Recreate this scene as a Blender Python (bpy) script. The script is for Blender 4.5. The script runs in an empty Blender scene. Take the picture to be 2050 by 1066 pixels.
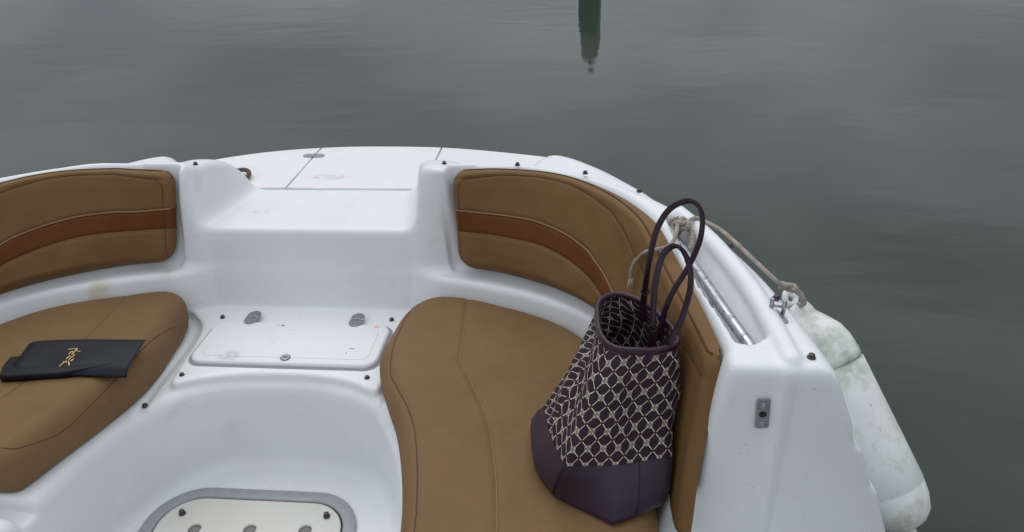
import bpy, bmesh, math, random
import numpy as np
from mathutils import Vector, Matrix

random.seed(7)
scene = bpy.context.scene
COL = scene.collection

# ------------------------------------------------------------------ camera
cam = bpy.data.cameras.new("camera")
cam.sensor_fit = 'HORIZONTAL'
cam.angle_x = 2 * math.atan(1025 / 1480)
cam.clip_start = 0.05
cam.clip_end = 3000
camo = bpy.data.objects.new("camera", cam)
COL.objects.link(camo)
pitch, yaw, roll = map(math.radians, (29.3, 6.0, -2.0))
Fv = Vector((-math.sin(yaw) * math.cos(pitch), math.cos(yaw) * math.cos(pitch), -math.sin(pitch)))
R0 = Vector((math.cos(yaw), math.sin(yaw), 0))
U0 = R0.cross(Fv)
Rv = R0 * math.cos(roll) + U0 * math.sin(roll)
Uv = -R0 * math.sin(roll) + U0 * math.cos(roll)
camo.matrix_world = Matrix(((Rv.x, Uv.x, -Fv.x, .805), (Rv.y, Uv.y, -Fv.y, 0), (Rv.z, Uv.z, -Fv.z, 1.5), (0, 0, 0, 1)))
scene.camera = camo

# ------------------------------------------------------------------ world: overcast sky
SUN_EL, SUN_AZ = math.radians(62), math.radians(-25)
world = bpy.data.worlds.new("World")
scene.world = world
world.use_nodes = True
nt = world.node_tree
nt.nodes.clear()
N = nt.nodes.new


def lk(a, b):
    a.id_data.links.new(a, b)


sky = N("ShaderNodeTexSky"); sky.sky_type = 'NISHITA'; sky.sun_disc = False
sky.sun_elevation = SUN_EL; sky.sun_rotation = SUN_AZ
bg1 = N("ShaderNodeBackground"); bg1.inputs[1].default_value = 0.06
lk(sky.outputs[0], bg1.inputs[0])
tc = N("ShaderNodeTexCoord")
sep = N("ShaderNodeSeparateXYZ"); lk(tc.outputs["Generated"], sep.inputs[0])
ramp = N("ShaderNodeMapRange"); lk(sep.outputs[2], ramp.inputs[0])
ramp.interpolation_type = 'SMOOTHSTEP'
ramp.inputs[1].default_value = 0.03; ramp.inputs[2].default_value = 0.60
ramp.inputs[3].default_value = 0.33; ramp.inputs[4].default_value = 0.84
mp = N("ShaderNodeMapping"); lk(tc.outputs["Generated"], mp.inputs[0]); mp.inputs[3].default_value = (1.0, 1.0, 3.2)
nz = N("ShaderNodeTexNoise"); lk(mp.outputs[0], nz.inputs[0]); nz.inputs["Scale"].default_value = 2.3
nz.inputs["Detail"].default_value = 5; nz.inputs["Roughness"].default_value = .5
nr = N("ShaderNodeMapRange"); lk(nz.outputs[0], nr.inputs[0])
nr.inputs[1].default_value = .3; nr.inputs[2].default_value = .7; nr.inputs[3].default_value = .58; nr.inputs[4].default_value = 1.42
mul = N("ShaderNodeMath"); mul.operation = 'MULTIPLY'; lk(ramp.outputs[0], mul.inputs[0]); lk(nr.outputs[0], mul.inputs[1])
cmix = N("ShaderNodeMix"); cmix.data_type = 'RGBA'; lk(nr.outputs[0], cmix.inputs[0])
cmix.inputs[6].default_value = (.84, .90, 1.11, 1); cmix.inputs[7].default_value = (.90, .955, 1.02, 1)
bg2 = N("ShaderNodeBackground"); lk(cmix.outputs[2], bg2.inputs[0]); lk(mul.outputs[0], bg2.inputs[1])
mixs = N("ShaderNodeMixShader"); mixs.inputs[0].default_value = .93
lk(bg1.outputs[0], mixs.inputs[1]); lk(bg2.outputs[0], mixs.inputs[2])
wo = N("ShaderNodeOutputWorld"); lk(mixs.outputs[0], wo.inputs[0])

sl = bpy.data.lights.new("sun", 'SUN'); sl.energy = .8; sl.angle = math.radians(50); sl.color = (1, .97, .93)
so = bpy.data.objects.new("sun", sl); COL.objects.link(so)
sd = Vector((math.sin(SUN_AZ) * math.cos(SUN_EL), math.cos(SUN_AZ) * math.cos(SUN_EL), math.sin(SUN_EL)))
so.rotation_euler = sd.to_track_quat('Z', 'Y').to_euler(); so.location = (0, 0, 8)

scene.view_settings.view_transform = 'Standard'
scene.view_settings.look = 'None'
scene.view_settings.exposure = 0.12
scene.view_settings.gamma = 1
scene.view_settings.use_curve_mapping = False
scene.render.engine = 'CYCLES'


# ------------------------------------------------------------------ material helpers
class NB:
    """small node-tree builder"""
    def __init__(s, name):
        s.m = bpy.data.materials.new(name); s.m.use_nodes = True
        s.t = s.m.node_tree; s.t.nodes.clear()
        s.out = s.n("ShaderNodeOutputMaterial"); s.b = s.n("ShaderNodeBsdfPrincipled")
        s.t.links.new(s.b.outputs[0], s.out.inputs[0])

    def n(s, t): return s.t.nodes.new(t)
    def l(s, a, b): s.t.links.new(a, b)

    def sock(s, node, i, v):
        if isinstance(v, bpy.types.NodeSocket): s.l(v, node.inputs[i])
        else: node.inputs[i].default_value = v

    def math(s, op, a, b=0.0, c=0.0):
        m = s.n("ShaderNodeMath"); m.operation = op
        s.sock(m, 0, a); s.sock(m, 1, b); s.sock(m, 2, c)
        return m.outputs[0]

    def obj(s): return s.n("ShaderNodeTexCoord").outputs["Object"]

    def noise(s, scale, detail=3, rough=.5, vec=None, dist=0):
        n = s.n("ShaderNodeTexNoise"); n.inputs["Scale"].default_value = scale
        n.inputs["Detail"].default_value = detail; n.inputs["Roughness"].default_value = rough
        n.inputs["Distortion"].default_value = dist
        s.l(vec if vec is not None else s.obj(), n.inputs["Vector"])
        return n.outputs[0]

    def rng(s, v, a, b, c, d, smooth=False):
        m = s.n("ShaderNodeMapRange"); s.sock(m, 0, v)
        if smooth: m.interpolation_type = 'SMOOTHSTEP'
        for i, q in enumerate((a, b, c, d)): m.inputs[i + 1].default_value = q
        return m.outputs[0]

    def mix(s, f, a, b):
        m = s.n("ShaderNodeMix"); m.data_type = 'RGBA'
        s.sock(m, 0, f)
        for i, v in ((6, a), (7, b)):
            if isinstance(v, bpy.types.NodeSocket): s.l(v, m.inputs[i])
            else: m.inputs[i].default_value = (*v, 1)
        return m.outputs[2]

    def bump(s, h, strength, dist):
        b = s.n("ShaderNodeBump"); s.l(h, b.inputs["Height"])
        b.inputs["Strength"].default_value = strength; b.inputs["Distance"].default_value = dist
        s.l(b.outputs[0], s.b.inputs["Normal"])

    def set(s, **k):
        for a, v in k.items():
            i = {'color': "Base Color", 'rough': "Roughness", 'metal': "Metallic", 'spec': "Specular IOR Level",
                 'ior': "IOR", 'coat': "Coat Weight", 'sheen': "Sheen Weight"}[a]
            if isinstance(v, bpy.types.NodeSocket): s.l(v, s.b.inputs[i])
            elif isinstance(v, tuple): s.b.inputs[i].default_value = (*v, 1)
            else: s.b.inputs[i].default_value = v
        return s


def blotch(nb, cx, cy, rx, ry, base_scale=60, thr=.5, ang=0.0):
    """mask of an irregular stain around (cx, cy) in object x/y"""
    sp = nb.n("ShaderNodeSeparateXYZ"); nb.l(nb.obj(), sp.inputs[0])
    dx = nb.math('SUBTRACT', sp.outputs[0], cx); dy = nb.math('SUBTRACT', sp.outputs[1], cy)
    ca, sa = math.cos(ang), math.sin(ang)
    u = nb.math('DIVIDE', nb.math('ADD', nb.math('MULTIPLY', dx, ca), nb.math('MULTIPLY', dy, sa)), rx)
    v = nb.math('DIVIDE', nb.math('SUBTRACT', nb.math('MULTIPLY', dy, ca), nb.math('MULTIPLY', dx, sa)), ry)
    r = nb.math('SQRT', nb.math('ADD', nb.math('MULTIPLY', u, u), nb.math('MULTIPLY', v, v)))
    fall = nb.rng(r, .3, 1.0, 1, 0, True)
    n = nb.noise(base_scale, 4, .6)
    return nb.rng(nb.math('MULTIPLY', fall, nb.rng(n, thr - .08, thr + .12, 0, 1)), 0, 1, 0, 1)


def gelcoat(name, tint=(.80, .825, .845), dirt=1.15, rough=.26, marks=()):
    nb = NB(name)
    big = nb.noise(2.3, 4, .55)
    c = nb.mix(nb.rng(big, .42, .70, 0, .5 * dirt), tint, (.70, .70, .69))
    sc = nb.noise(11, 6, .65, dist=.6)
    c = nb.mix(nb.rng(sc, .60, .80, 0, .38 * dirt), c, (.60, .585, .56))
    fine = nb.noise(190, 2, .5)
    sel = nb.noise(7.0, 2, .5)
    speck = nb.math('MULTIPLY', nb.rng(fine, .70, .76, 0, 1), nb.rng(sel, .50, .60, 0, 1))
    c = nb.mix(nb.math('MULTIPLY', speck, .65 * dirt), c, (.30, .24, .20))
    for (cx, cy, rx, ry, col, amt, sca, thr) in marks:
        c = nb.mix(nb.math('MULTIPLY', blotch(nb, cx, cy, rx, ry, sca, thr), amt), c, col)
    # hairline scuffs: thin stretched streaks
    mm = nb.n("ShaderNodeMapping"); nb.l(nb.obj(), mm.inputs[0]); mm.inputs[2].default_value = (.3, .2, .6); mm.inputs[3].default_value = (14, 90, 60)
    stk = nb.math('MULTIPLY', nb.rng(nb.noise(1.0, 3, .6, mm.outputs[0], .3), .70, .76, 0, 1), nb.rng(nb.noise(4.5, 2), .52, .62, 0, 1))
    c = nb.mix(nb.math('MULTIPLY', stk, .35 * dirt), c, (.45, .42, .40))
    nb.set(color=c, rough=nb.rng(sc, .3, .75, rough, rough + .17), spec=.45)
    nb.bump(nb.noise(260, 2, .5), .10, .0006)
    return nb.m


def vinyl(name, col, col2):
    nb = NB(name)
    c = nb.mix(nb.rng(nb.noise(3.5, 4, .6), .3, .7, 0, 1), col, col2)
    c = nb.mix(nb.rng(nb.noise(13, 5, .7, dist=.8), .52, .78, 0, .45), c, tuple(x * .70 for x in col))
    c = nb.mix(nb.rng(nb.noise(420, 2, .6), .35, .75, 0, .30), c, tuple(x * .72 for x in col))
    nb.set(color=c, rough=nb.rng(nb.noise(20, 3), .3, .7, .46, .60), spec=.13)
    v = nb.n("ShaderNodeTexVoronoi"); v.inputs["Scale"].default_value = 620; nb.l(nb.obj(), v.inputs["Vector"])
    h = nb.math('ADD', nb.math('MULTIPLY', v.outputs[0], .6), nb.math('MULTIPLY', nb.noise(14, 3), 4.0))
    h = nb.math('ADD', h, nb.math('MULTIPLY', nb.noise(6, 4, .6, dist=1.5), 5.0))
    nb.bump(h, .34, .0016)
    return nb.m


def simple(name, col, rough=.5, metal=0, spec=.5, nscale=0, namt=.25, bump=0):
    nb = NB(name)
    if nscale:
        col = nb.mix(nb.rng(nb.noise(nscale, 4, .6), .35, .7, 0, namt * 2), col, tuple(x * .45 for x in col))
    nb.set(color=col, rough=rough, metal=metal, spec=spec)
    if bump: nb.bump(nb.noise(nscale * 3 or 200, 3), .3, bump)
    return nb.m


M = {}
M['gel'] = gelcoat("white_gelcoat", marks=[
    (-.608, 1.745, .05, .05, (.62, .52, .28), .55, 22, .40),
    (-.44, 1.835, .03, .03, (.62, .54, .36), .4, 30, .42),
    (-.20, 2.02, .05, .03, (.42, .40, .40), .5, 80, .55),
])
M['deck'] = gelcoat("nonskid_deck_gelcoat", tint=(.80, .79, .79), dirt=1.3, rough=.5, marks=[
    (-.06, 2.30, .10, .035, (.36, .32, .31), .6, 60, .52), (-.4, 2.38, .1, .03, (.45, .42, .4), .3, 50, .55)])
M['lid'] = gelcoat("hatch_lid_gelcoat", tint=(.79, .80, .815), dirt=.9, marks=[
    (-.15, 1.575, .055, .030, (.48, .47, .48), .75, 75, .50),
    (.225, 1.731, .013, .009, (.72, .42, .34), .9, 120, .30),
    (-.054, 1.727, .008, .007, (.26, .20, .08), 1.0, 300, .15),
    (-.068, 1.727, .003, .003, (.14, .11, .09), 1.0, 300, .10),
    (.182, 1.62, .013, .004, (.12, .11, .10), .95, 260, .42),
    (.172, 1.60, .002, .006, (.15, .13, .12), .9, 300, .2),
])
M['cream'] = gelcoat("cream_starboard", tint=(.66, .64, .57), dirt=1.6, rough=.5)
M['tan'] = vinyl("tan_vinyl", (.222, .131, .062), (.184, .107, .050))
M['tan_side'] = vinyl("tan_vinyl_backrest", (.212, .117, .048), (.180, .098, .040))
M['rust'] = vinyl("rust_brown_vinyl", (.150, .052, .013), (.130, .044, .011))
M['welt'] = vinyl("tan_welt", (.30, .19, .105), (.25, .155, .08))
M['thread'] = simple("brown_thread", (.075, .038, .019), .7)
M['steel'] = simple("stainless_steel", (.52, .53, .55), .28, 1, nscale=90, namt=.25)
M['steel_dull'] = simple("dull_stainless", (.36, .36, .37), .38, .85, nscale=160, namt=.3)
M['stud'] = simple("tarnished_snap", (.085, .07, .075), .35, .6)
M['black'] = simple("black_void", (.008, .008, .009), .6)
M['grey_ring'] = simple("grey_plastic_ring", (.34, .36, .38), .38, 0, nscale=40, namt=.12)
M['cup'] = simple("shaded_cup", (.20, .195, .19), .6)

# oxidised chrome for the grab rail
nb = NB("pitted_chrome")
pit = nb.rng(nb.noise(60, 4, .6, dist=.8), .50, .60, 0, 1)
nb.set(color=nb.mix(pit, (.47, .47, .51), (.31, .29, .34)), metal=1.0, rough=nb.rng(pit, 0, 1, .24, .38))
M['chrome'] = nb.m


# ------------------------------------------------------------------ mesh helpers
def link(name, me, mat=None, parent=None, smooth=True):
    o = bpy.data.objects.new(name, me); COL.objects.link(o)
    if mat is not None: me.materials.append(mat)
    if smooth and len(me.polygons): me.polygons.foreach_set("use_smooth", [True] * len(me.polygons))
    if parent is not None: o.parent = parent
    return o


def mesh(name, V, Fc, mat=None, parent=None, smooth=True):
    me = bpy.data.meshes.new(name); me.from_pydata([tuple(map(float, v)) for v in V], [], [tuple(map(int, f)) for f in Fc])
    me.update()
    return link(name, me, mat, parent, smooth)


def empty(name, loc=(0, 0, 0)):
    o = bpy.data.objects.new(name, None); COL.objects.link(o); o.location = loc; o.empty_display_size = .1
    return o


def tag(o, label=None, cat=None, group=None, kind=None):
    for k, v in (('label', label), ('category', cat), ('group', group), ('kind', kind)):
        if v: o[k] = v
    return o


def spline(pts, n, closed=False, sub=16):
    """Catmull-Rom through pts, resampled to n points by arc length"""
    p = np.array(pts, float)
    if closed: q = np.vstack([p[-1], p, p[0], p[1]])
    else: q = np.vstack([2 * p[0] - p[1], p, 2 * p[-1] - p[-2]])
    out = []
    t = np.linspace(0, 1, sub, endpoint=False)[:, None]
    for i in range(len(q) - 3):
        a, b, c, d = q[i:i + 4]
        out.append(.5 * ((2 * b) + (c - a) * t + (2 * a - 5 * b + 4 * c - d) * t * t + (3 * b - 3 * c + d - a) * t ** 3))
    out = np.vstack(out + [q[-2][None]])
    L = np.r_[0, np.cumsum(np.linalg.norm(np.diff(out, axis=0), axis=1))]
    u = np.linspace(0, L[-1], n + 1 if closed else n)
    r = np.stack([np.interp(u, L, out[:, j]) for j in range(out.shape[1])], 1)
    return r[:-1] if closed else r


def tube(pts, r, nseg=8, flat=1.0, up=None, closed=False, caps=True, twist=None):
    """swept tube; r scalar or list; flat = squash along the 'up' direction; returns V, F"""
    P = np.array(pts, float); n = len(P)
    T = np.gradient(P, axis=0)
    if closed: T = np.roll(P, -1, 0) - np.roll(P, 1, 0)
    T /= np.linalg.norm(T, axis=1)[:, None] + 1e-12
    rr = np.broadcast_to(np.array(r, float), (n,))
    u = np.array(up if up is not None else (0, 0, 1.0), float)
    if abs(T[0] @ u) > .95 * np.linalg.norm(u) and up is None: u = np.array((1.0, 0, 0))
    V = []; Fc = []
    b = u - T[0] * (u @ T[0]); b /= np.linalg.norm(b)
    for i in range(n):
        b = b - T[i] * (b @ T[i]); b /= np.linalg.norm(b) + 1e-12
        c = np.cross(T[i], b)
        for k in range(nseg):
            a = 2 * math.pi * k / nseg + (twist[i] if twist is not None else 0)
            V.append(P[i] + rr[i] * (b * math.cos(a) * flat + c * math.sin(a)))
    m = n if closed else n - 1
    for i in range(m):
        j = (i + 1) % n
        for k in range(nseg):
            k2 = (k + 1) % nseg
            Fc.append((i * nseg + k, i * nseg + k2, j * nseg + k2, j * nseg + k))
    if caps and not closed:
        Fc.append(tuple(range(nseg))[::-1]); Fc.append(tuple((n - 1) * nseg + k for k in range(nseg)))
    return V, Fc


def join(*vf):
    V = []; Fc = []
    for v, f in vf:
        o = len(V); V += list(v); Fc += [tuple(i + o for i in q) for q in f]
    return V, Fc


def rrect(x0, x1, y0, y1, r, n=8):
    out = []
    for cx, cy, a0 in ((x1 - r, y1 - r, 0), (x0 + r, y1 - r, 90), (x0 + r, y0 + r, 180), (x1 - r, y0 + r, 270)):
        for i in range(n + 1):
            a = math.radians(a0 + 90 * i / n); out.append((cx + r * math.cos(a), cy + r * math.sin(a)))
    return out


def inset(poly, d):
    p = np.array(poly, float); a = p - np.roll(p, 1, 0); b = np.roll(p, -1, 0) - p
    a /= np.linalg.norm(a, axis=1)[:, None] + 1e-12; b /= np.linalg.norm(b, axis=1)[:, None] + 1e-12
    na = np.stack([-a[:, 1], a[:, 0]], 1); nb_ = np.stack([-b[:, 1], b[:, 0]], 1)
    nrm = na + nb_; nrm /= np.maximum((1 + (na * nb_).sum(1)), .35)[:, None]
    return p + nrm * d


def slab(poly, z0, z1, bev=.003, nb_=4, zf=None):
    """rounded-edge plate from a CCW outline"""
    rings = [(inset(poly, 0), z0), (inset(poly, 0), z1 - bev)]
    for i in range(1, nb_ + 1):
        a = math.pi / 2 * i / nb_
        rings.append((inset(poly, bev * (1 - math.cos(a))), z1 - bev + bev * math.sin(a)))
    n = len(poly); V = []; Fc = []
    for p, z in rings:
        V += [(x, y, z + (zf(x, y) if zf else 0)) for x, y in p]
    for i in range(len(rings) - 1):
        for k in range(n):
            k2 = (k + 1) % n; Fc.append((i * n + k, i * n + k2, (i + 1) * n + k2, (i + 1) * n + k))
    Fc.append(tuple((len(rings) - 1) * n + k for k in range(n))); Fc.append(tuple(range(n))[::-1])
    return V, Fc


def lathe(prof, n=20, origin=(0, 0, 0), axis=(0, 0, 1)):
    """prof: list of (r, h) along the axis"""
    ax = Vector(axis).normalized(); q = ax.to_track_quat('Z', 'Y'); o = Vector(origin)
    V = []; Fc = []
    for r, h in prof:
        for k in range(n):
            a = 2 * math.pi * k / n
            V.append(tuple(o + q @ Vector((r * math.cos(a), r * math.sin(a), h))))
    for i in range(len(prof) - 1):
        for k in range(n):
            k2 = (k + 1) % n; Fc.append((i * n + k, i * n + k2, (i + 1) * n + k2, (i + 1) * n + k))
    Fc.append(tuple(range(n))[::-1]); Fc.append(tuple((len(prof) - 1) * n + k for k in range(n)))
    return V, Fc


def place(vf, mat4):
    return [tuple(mat4 @ Vector(v)) for v in vf[0]], vf[1]


# ------------------------------------------------------------------ implicit surfaces -> mesh
def smin(a, b, k):
    h = np.maximum(k - np.abs(a - b), 0) / k
    return np.minimum(a, b) - h * h * k * .25


def smax(a, b, k): return -smin(-a, -b, k)


def sdpoly(X, Y, poly):
    p = np.array(poly, float); q = np.roll(p, -1, 0)
    d = np.full(X.shape, 1e9); inside = np.zeros(X.shape, bool)
    for (ax, ay), (bx, by) in zip(p, q):
        ex, ey = bx - ax, by - ay
        wx, wy = X - ax, Y - ay
        t = np.clip((wx * ex + wy * ey) / (ex * ex + ey * ey + 1e-14), 0, 1)
        d = np.minimum(d, (wx - ex * t) ** 2 + (wy - ey * t) ** 2)
        if ay != by:
            c = ((ay > Y) != (by > Y)) & (X < (bx - ax) * (Y - ay) / (by - ay) + ax)
            inside ^= c
    d = np.sqrt(d)
    return np.where(inside, -d, d)


def sdline(X, Y, pts):
    d = np.full(X.shape, 1e9)
    for (ax, ay), (bx, by) in zip(pts[:-1], pts[1:]):
        ex, ey = bx - ax, by - ay
        wx, wy = X - ax, Y - ay
        t = np.clip((wx * ex + wy * ey) / (ex * ex + ey * ey + 1e-14), 0, 1)
        d = np.minimum(d, (wx - ex * t) ** 2 + (wy - ey * t) ** 2)
    return np.sqrt(d)


def surface_nets(D, org, h):
    """D (nx,ny,nz) -> vertices, quads, gradient normals"""
    S = D < 0
    nx, ny, nz = D.shape
    cnt = np.zeros((nx - 1, ny - 1, nz - 1), np.int8)
    for i in (0, 1):
        for j in (0, 1):
            for k in (0, 1): cnt += S[i:nx - 1 + i, j:ny - 1 + j, k:nz - 1 + k]
    act = (cnt > 0) & (cnt < 8)
    idx = np.full(act.shape, -1, np.int32)
    I, J, K = np.nonzero(act); nV = len(I); idx[I, J, K] = np.arange(nV, dtype=np.int32)
    acc = np.zeros((nV, 3)); num = np.zeros(nV)
    cs = [(0, 0, 0), (1, 0, 0), (0, 1, 0), (1, 1, 0), (0, 0, 1), (1, 0, 1), (0, 1, 1), (1, 1, 1)]
    vals = [D[I + a, J + b, K + c].astype(np.float64) for a, b, c in cs]
    for a in range(8):
        for b in range(a + 1, 8):
            df = [cs[b][q] - cs[a][q] for q in range(3)]
            if sum(map(abs, df)) != 1: continue
            m = (vals[a] < 0) != (vals[b] < 0)
            t = np.where(m, vals[a] / np.where(m, vals[a] - vals[b], 1), 0)
            for q in range(3): acc[:, q] += np.where(m, cs[a][q] + df[q] * t, 0)
            num += m
    P = acc / num[:, None] + np.stack([I, J, K], 1)

    def tri(p):
        i = np.clip(np.floor(p).astype(int), 0, np.array(D.shape) - 2); f = p - i; r = 0
        for a, b, c in cs:
            w = (f[:, 0] if a else 1 - f[:, 0]) * (f[:, 1] if b else 1 - f[:, 1]) * (f[:, 2] if c else 1 - f[:, 2])
            r = r + w * D[i[:, 0] + a, i[:, 1] + b, i[:, 2] + c]
        return r

    def grad(p, e=.5):
        g = np.zeros_like(p)
        for q in range(3):
            d = np.zeros(3); d[q] = e; g[:, q] = (tri(p + d) - tri(p - d)) / (2 * e)
        return g
    for _ in range(2):
        g = grad(P); v = tri(P); P2 = P - g * (v / ((g * g).sum(1) + 1e-12))[:, None]
        P = np.where(np.linalg.norm(P2 - P, axis=1)[:, None] < .7, P2, P)
    g = grad(P, .75); Nn = g / (np.linalg.norm(g, axis=1)[:, None] + 1e-12)
    quads = []
    for ax in range(3):
        sl0 = [slice(1, -1)] * 3; sl1 = [slice(1, -1)] * 3
        sl0[ax] = slice(0, -1); sl1[ax] = slice(1, None)
        e = S[tuple(sl0)] != S[tuple(sl1)]
        A = np.stack(np.nonzero(e), 1)
        off = np.ones(3, int); off[ax] = 0; A = A + off
        s = S[A[:, 0], A[:, 1], A[:, 2]]
        u, v = (ax + 1) % 3, (ax + 2) % 3

        def ix(du, dv):
            B = A.copy(); B[:, u] -= du; B[:, v] -= dv; return idx[B[:, 0], B[:, 1], B[:, 2]]
        q = np.stack([ix(1, 1), ix(0, 1), ix(0, 0), ix(1, 0)], 1)
        q[~s] = q[~s][:, ::-1]
        quads.append(q)
    Q = np.vstack(quads); Q = Q[(Q >= 0).all(1)]
    return P * h + np.array(org), Q, Nn


def net_object(name, fn, lo, hi, h, mat, parent=None):
    xs = np.arange(lo[0], hi[0], h); ys = np.arange(lo[1], hi[1], h); zs = np.arange(lo[2], hi[2], h)
    X, Y = np.meshgrid(xs, ys, indexing='ij')
    pre = fn(X, Y)
    D = np.empty((len(xs), len(ys), len(zs)), np.float32)
    for k, z in enumerate(zs): D[:, :, k] = pre(float(z))
    V, Q, Nn = surface_nets(D, (xs[0], ys[0], zs[0]), h)
    me = bpy.data.meshes.new(name)
    me.vertices.add(len(V)); me.vertices.foreach_set("co", V.astype(np.float32).ravel())
    me.loops.add(Q.size); me.loops.foreach_set("vertex_index", Q.astype(np.int32).ravel())
    me.polygons.add(len(Q)); me.polygons.foreach_set("loop_start", np.arange(0, Q.size, 4, dtype=np.int32))
    me.update(calc_edges=True); me.validate()
    o = link(name, me, mat, parent)
    if len(me.vertices) == len(Nn): me.normals_split_custom_set_from_vertices(Nn.astype(np.float32))
    return o


# ------------------------------------------------------------------ water
WZ = -0.35
nb = NB("murky_harbour_water")
geo = nb.obj()
mpn = nb.n("ShaderNodeMapping"); nb.l(geo, mpn.inputs[0]); mpn.inputs[3].default_value = (.45, 1.0, 1)
mpn.inputs[2].default_value = (0, 0, .12)
big = nb.noise(.16, 4, .55, mpn.outputs[0], .8)
mid = nb.noise(.9, 3, .5, mpn.outputs[0], .4)
c = nb.mix(nb.rng(big, .32, .68, 0, 1), (.028, .041, .028), (.040, .049, .041))
c = nb.mix(nb.rng(mid, .4, .75, 0, .35), c, (.034, .056, .040))
nb.set(color=c, rough=.045, ior=1.333, spec=.5)
w1 = nb.noise(1.1, 2, .5, mpn.outputs[0], .3)
w2 = nb.noise(7.0, 2, .5, mpn.outputs[0])
w3 = nb.noise(26.0, 2, .5, mpn.outputs[0])
patch = nb.rng(nb.noise(.22, 2, .5, mpn.outputs[0], .5), .42, .62, .45, 1.0)
hgt = nb.math('ADD', nb.math('MULTIPLY', w1, 1.1), nb.math('MULTIPLY', nb.math('ADD', nb.math('MULTIPLY', w2, .24), nb.math('MULTIPLY', w3, .010)), patch))
nb.bump(hgt, .9, .009)
wat = mesh("water", [(-900, -900, WZ), (900, -900, WZ), (900, 1600, WZ), (-900, 1600, WZ)], [(0, 1, 2, 3)], nb.m)
tag(wat, kind='structure')

# ------------------------------------------------------------------ the boat
boat = empty("deck_boat", (0, 1.0, WZ))
tag(boat, "white deck boat bow with tan curved backrests and a centre step, floating on the water", "boat")


class BP:      # parts are modelled in world coordinates; the boat's empty sits at its base
    pass


def bpart(name, vf, mat, parent=boat, smooth=True):
    o = mesh(name, vf[0], vf[1], mat, None, smooth)
    return attach(o, parent)


def attach(o, parent):
    # keep world coordinates under a parent that has only a translation chain
    off = Vector((0, 0, 0)); p = parent
    while p is not None: off += p.location; p = p.parent
    o.parent = parent; o.location = o.location - off
    return o


def mir(p): return [(-x, y) for x, y in p]


Gr = [(.35, 1.985), (.62, 1.985), (.70, 1.966), (.80, 1.918), (.90, 1.842), (.99, 1.75), (1.085, 1.61), (1.165, 1.415), (1.213, 1.215), (1.243, 1.01), (1.255, .7), (1.255, .2), (1.25, -.25)]
Gc = spline(Gr, 60); G = [tuple(p) for p in Gc] + [(-x, y) for x, y in Gc[::-1]]
Kr = [(.415, 1.886), (.47, 1.884), (.6, 1.84), (.735, 1.77), (.845, 1.67), (.92, 1.55), (.968, 1.41), (1.000, 1.25), (1.022, 1.12), (1.032, 1.06), (1.034, .9), (1.034, -.15)]
Kc = spline(Kr, 70)
K = [(0, 1.866), (.426, 1.866), (.430, 1.888)] + [(max(x, .436), y) for x, y in Kc] + [(-x, y) for x, y in Kc[::-1]] + [(-.398, 1.888), (-.394, 1.866)]
Tr_ = [(.30, 1.836), (.345, 1.815), (.40, 1.79), (.5, 1.765), (.655, 1.71), (.77, 1.645), (.83, 1.58), (.895, 1.46), (.93, 1.34), (.945, 1.2), (.955, 1.0), (.955, -.15)]
Tc = spline(Tr_, 70); T = [(0, 1.836)] + [tuple(p) for p in Tc] + [(-x, y) for x, y in Tc[::-1]]
Fr = [(0, 1.50), (.10, 1.497), (.20, 1.475), (.285, 1.425), (.355, 1.31), (.405, 1.19), (.435, 1.05), (.455, .9), (.47, .6), (.47, 0), (.47, -.15)]
Fl = [(-.47, -.15), (-.47, 0), (-.455, .6), (-.42, .9), (-.392, 1.03), (-.370, 1.16), (-.338, 1.28), (-.280, 1.385), (-.19, 1.465), (-.10, 1.493), (0, 1.50)]
Fp = [tuple(p) for p in spline(Fr, 50)][::-1] + [tuple(p) for p in spline(Fl, 50)][::-1][1:]
BOWR = [(0, 2.598), (.14, 2.597), (.276, 2.589), (.40, 2.568), (.506, 2.543), (.60, 2.517), (.691, 2.488), (.79, 2.43), (.88, 2.33), (.95, 2.15), (1.0, 1.9)]
BOWL = [(0, 2.598), (-.09, 2.593), (-.182, 2.581), (-.29, 2.56), (-.396, 2.527), (-.49, 2.485), (-.57, 2.438), (-.68, 2.365), (-.80, 2.25), (-.92, 2.08), (-1.0, 1.9)]
Bc_r = spline(BOWR, 40); Bc_l = spline(BOWL, 40)
Bow = [tuple(p) for p in Bc_r[::-1]] + [tuple(p) for p in Bc_l[1:]] + [(-1.0, -.2), (1.0, -.2)]
BumpR = [tuple(p) for p in spline([(.62, 1.9), (.63, 2.20), (.665, 2.31), (.715, 2.345), (.785, 2.312), (.87, 2.225), (.94, 2.13), (1.02, 2.0), (1.10, 1.80), (.9, 1.6), (.7, 1.7)], 60, True)]
Plat = [tuple(p) for p in spline([(-.42, 1.86), (-.37, 1.80), (-.315, 1.745), (-.292, 1.66), (-.283, 1.56), (-.272, 1.475), (-.255, 1.462), (-.20, 1.485), (-.10, 1.507), (0, 1.514), (.10, 1.512), (.20, 1.495), (.27, 1.462), (.295, 1.468), (.30, 1.56), (.305, 1.68), (.33, 1.76), (.39, 1.84), (.38, 1.90), (-.38, 1.90)], 140, True)]
K2c = spline([(.43, 1.958), (.48, 1.962), (.573, 1.966), (.705, 1.942), (.808, 1.888), (.888, 1.806), (.948, 1.714), (.992, 1.602), (1.019, 1.43), (1.043, 1.26), (1.058, 1.14), (1.062, 1.098)], 70)
K2 = [(0, 1.908), (.424, 1.908), (.429, 1.955)] + [tuple(p) for p in K2c] + [(1.041, 1.085), (1.041, -.15), (-1.041, -.15), (-1.041, 1.085)] + [(-x, y) for x, y in K2c[::-1]] + [(-.372, 1.955), (-.367, 1.908)]
TrgR = [(1.006, 1.655), (1.034, 1.42), (1.062, 1.25), (1.086, 1.115), (1.112, 1.108), (1.152, 1.142), (1.138, 1.29), (1.105, 1.44), (1.075, 1.53), (1.045, 1.625)]
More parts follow.
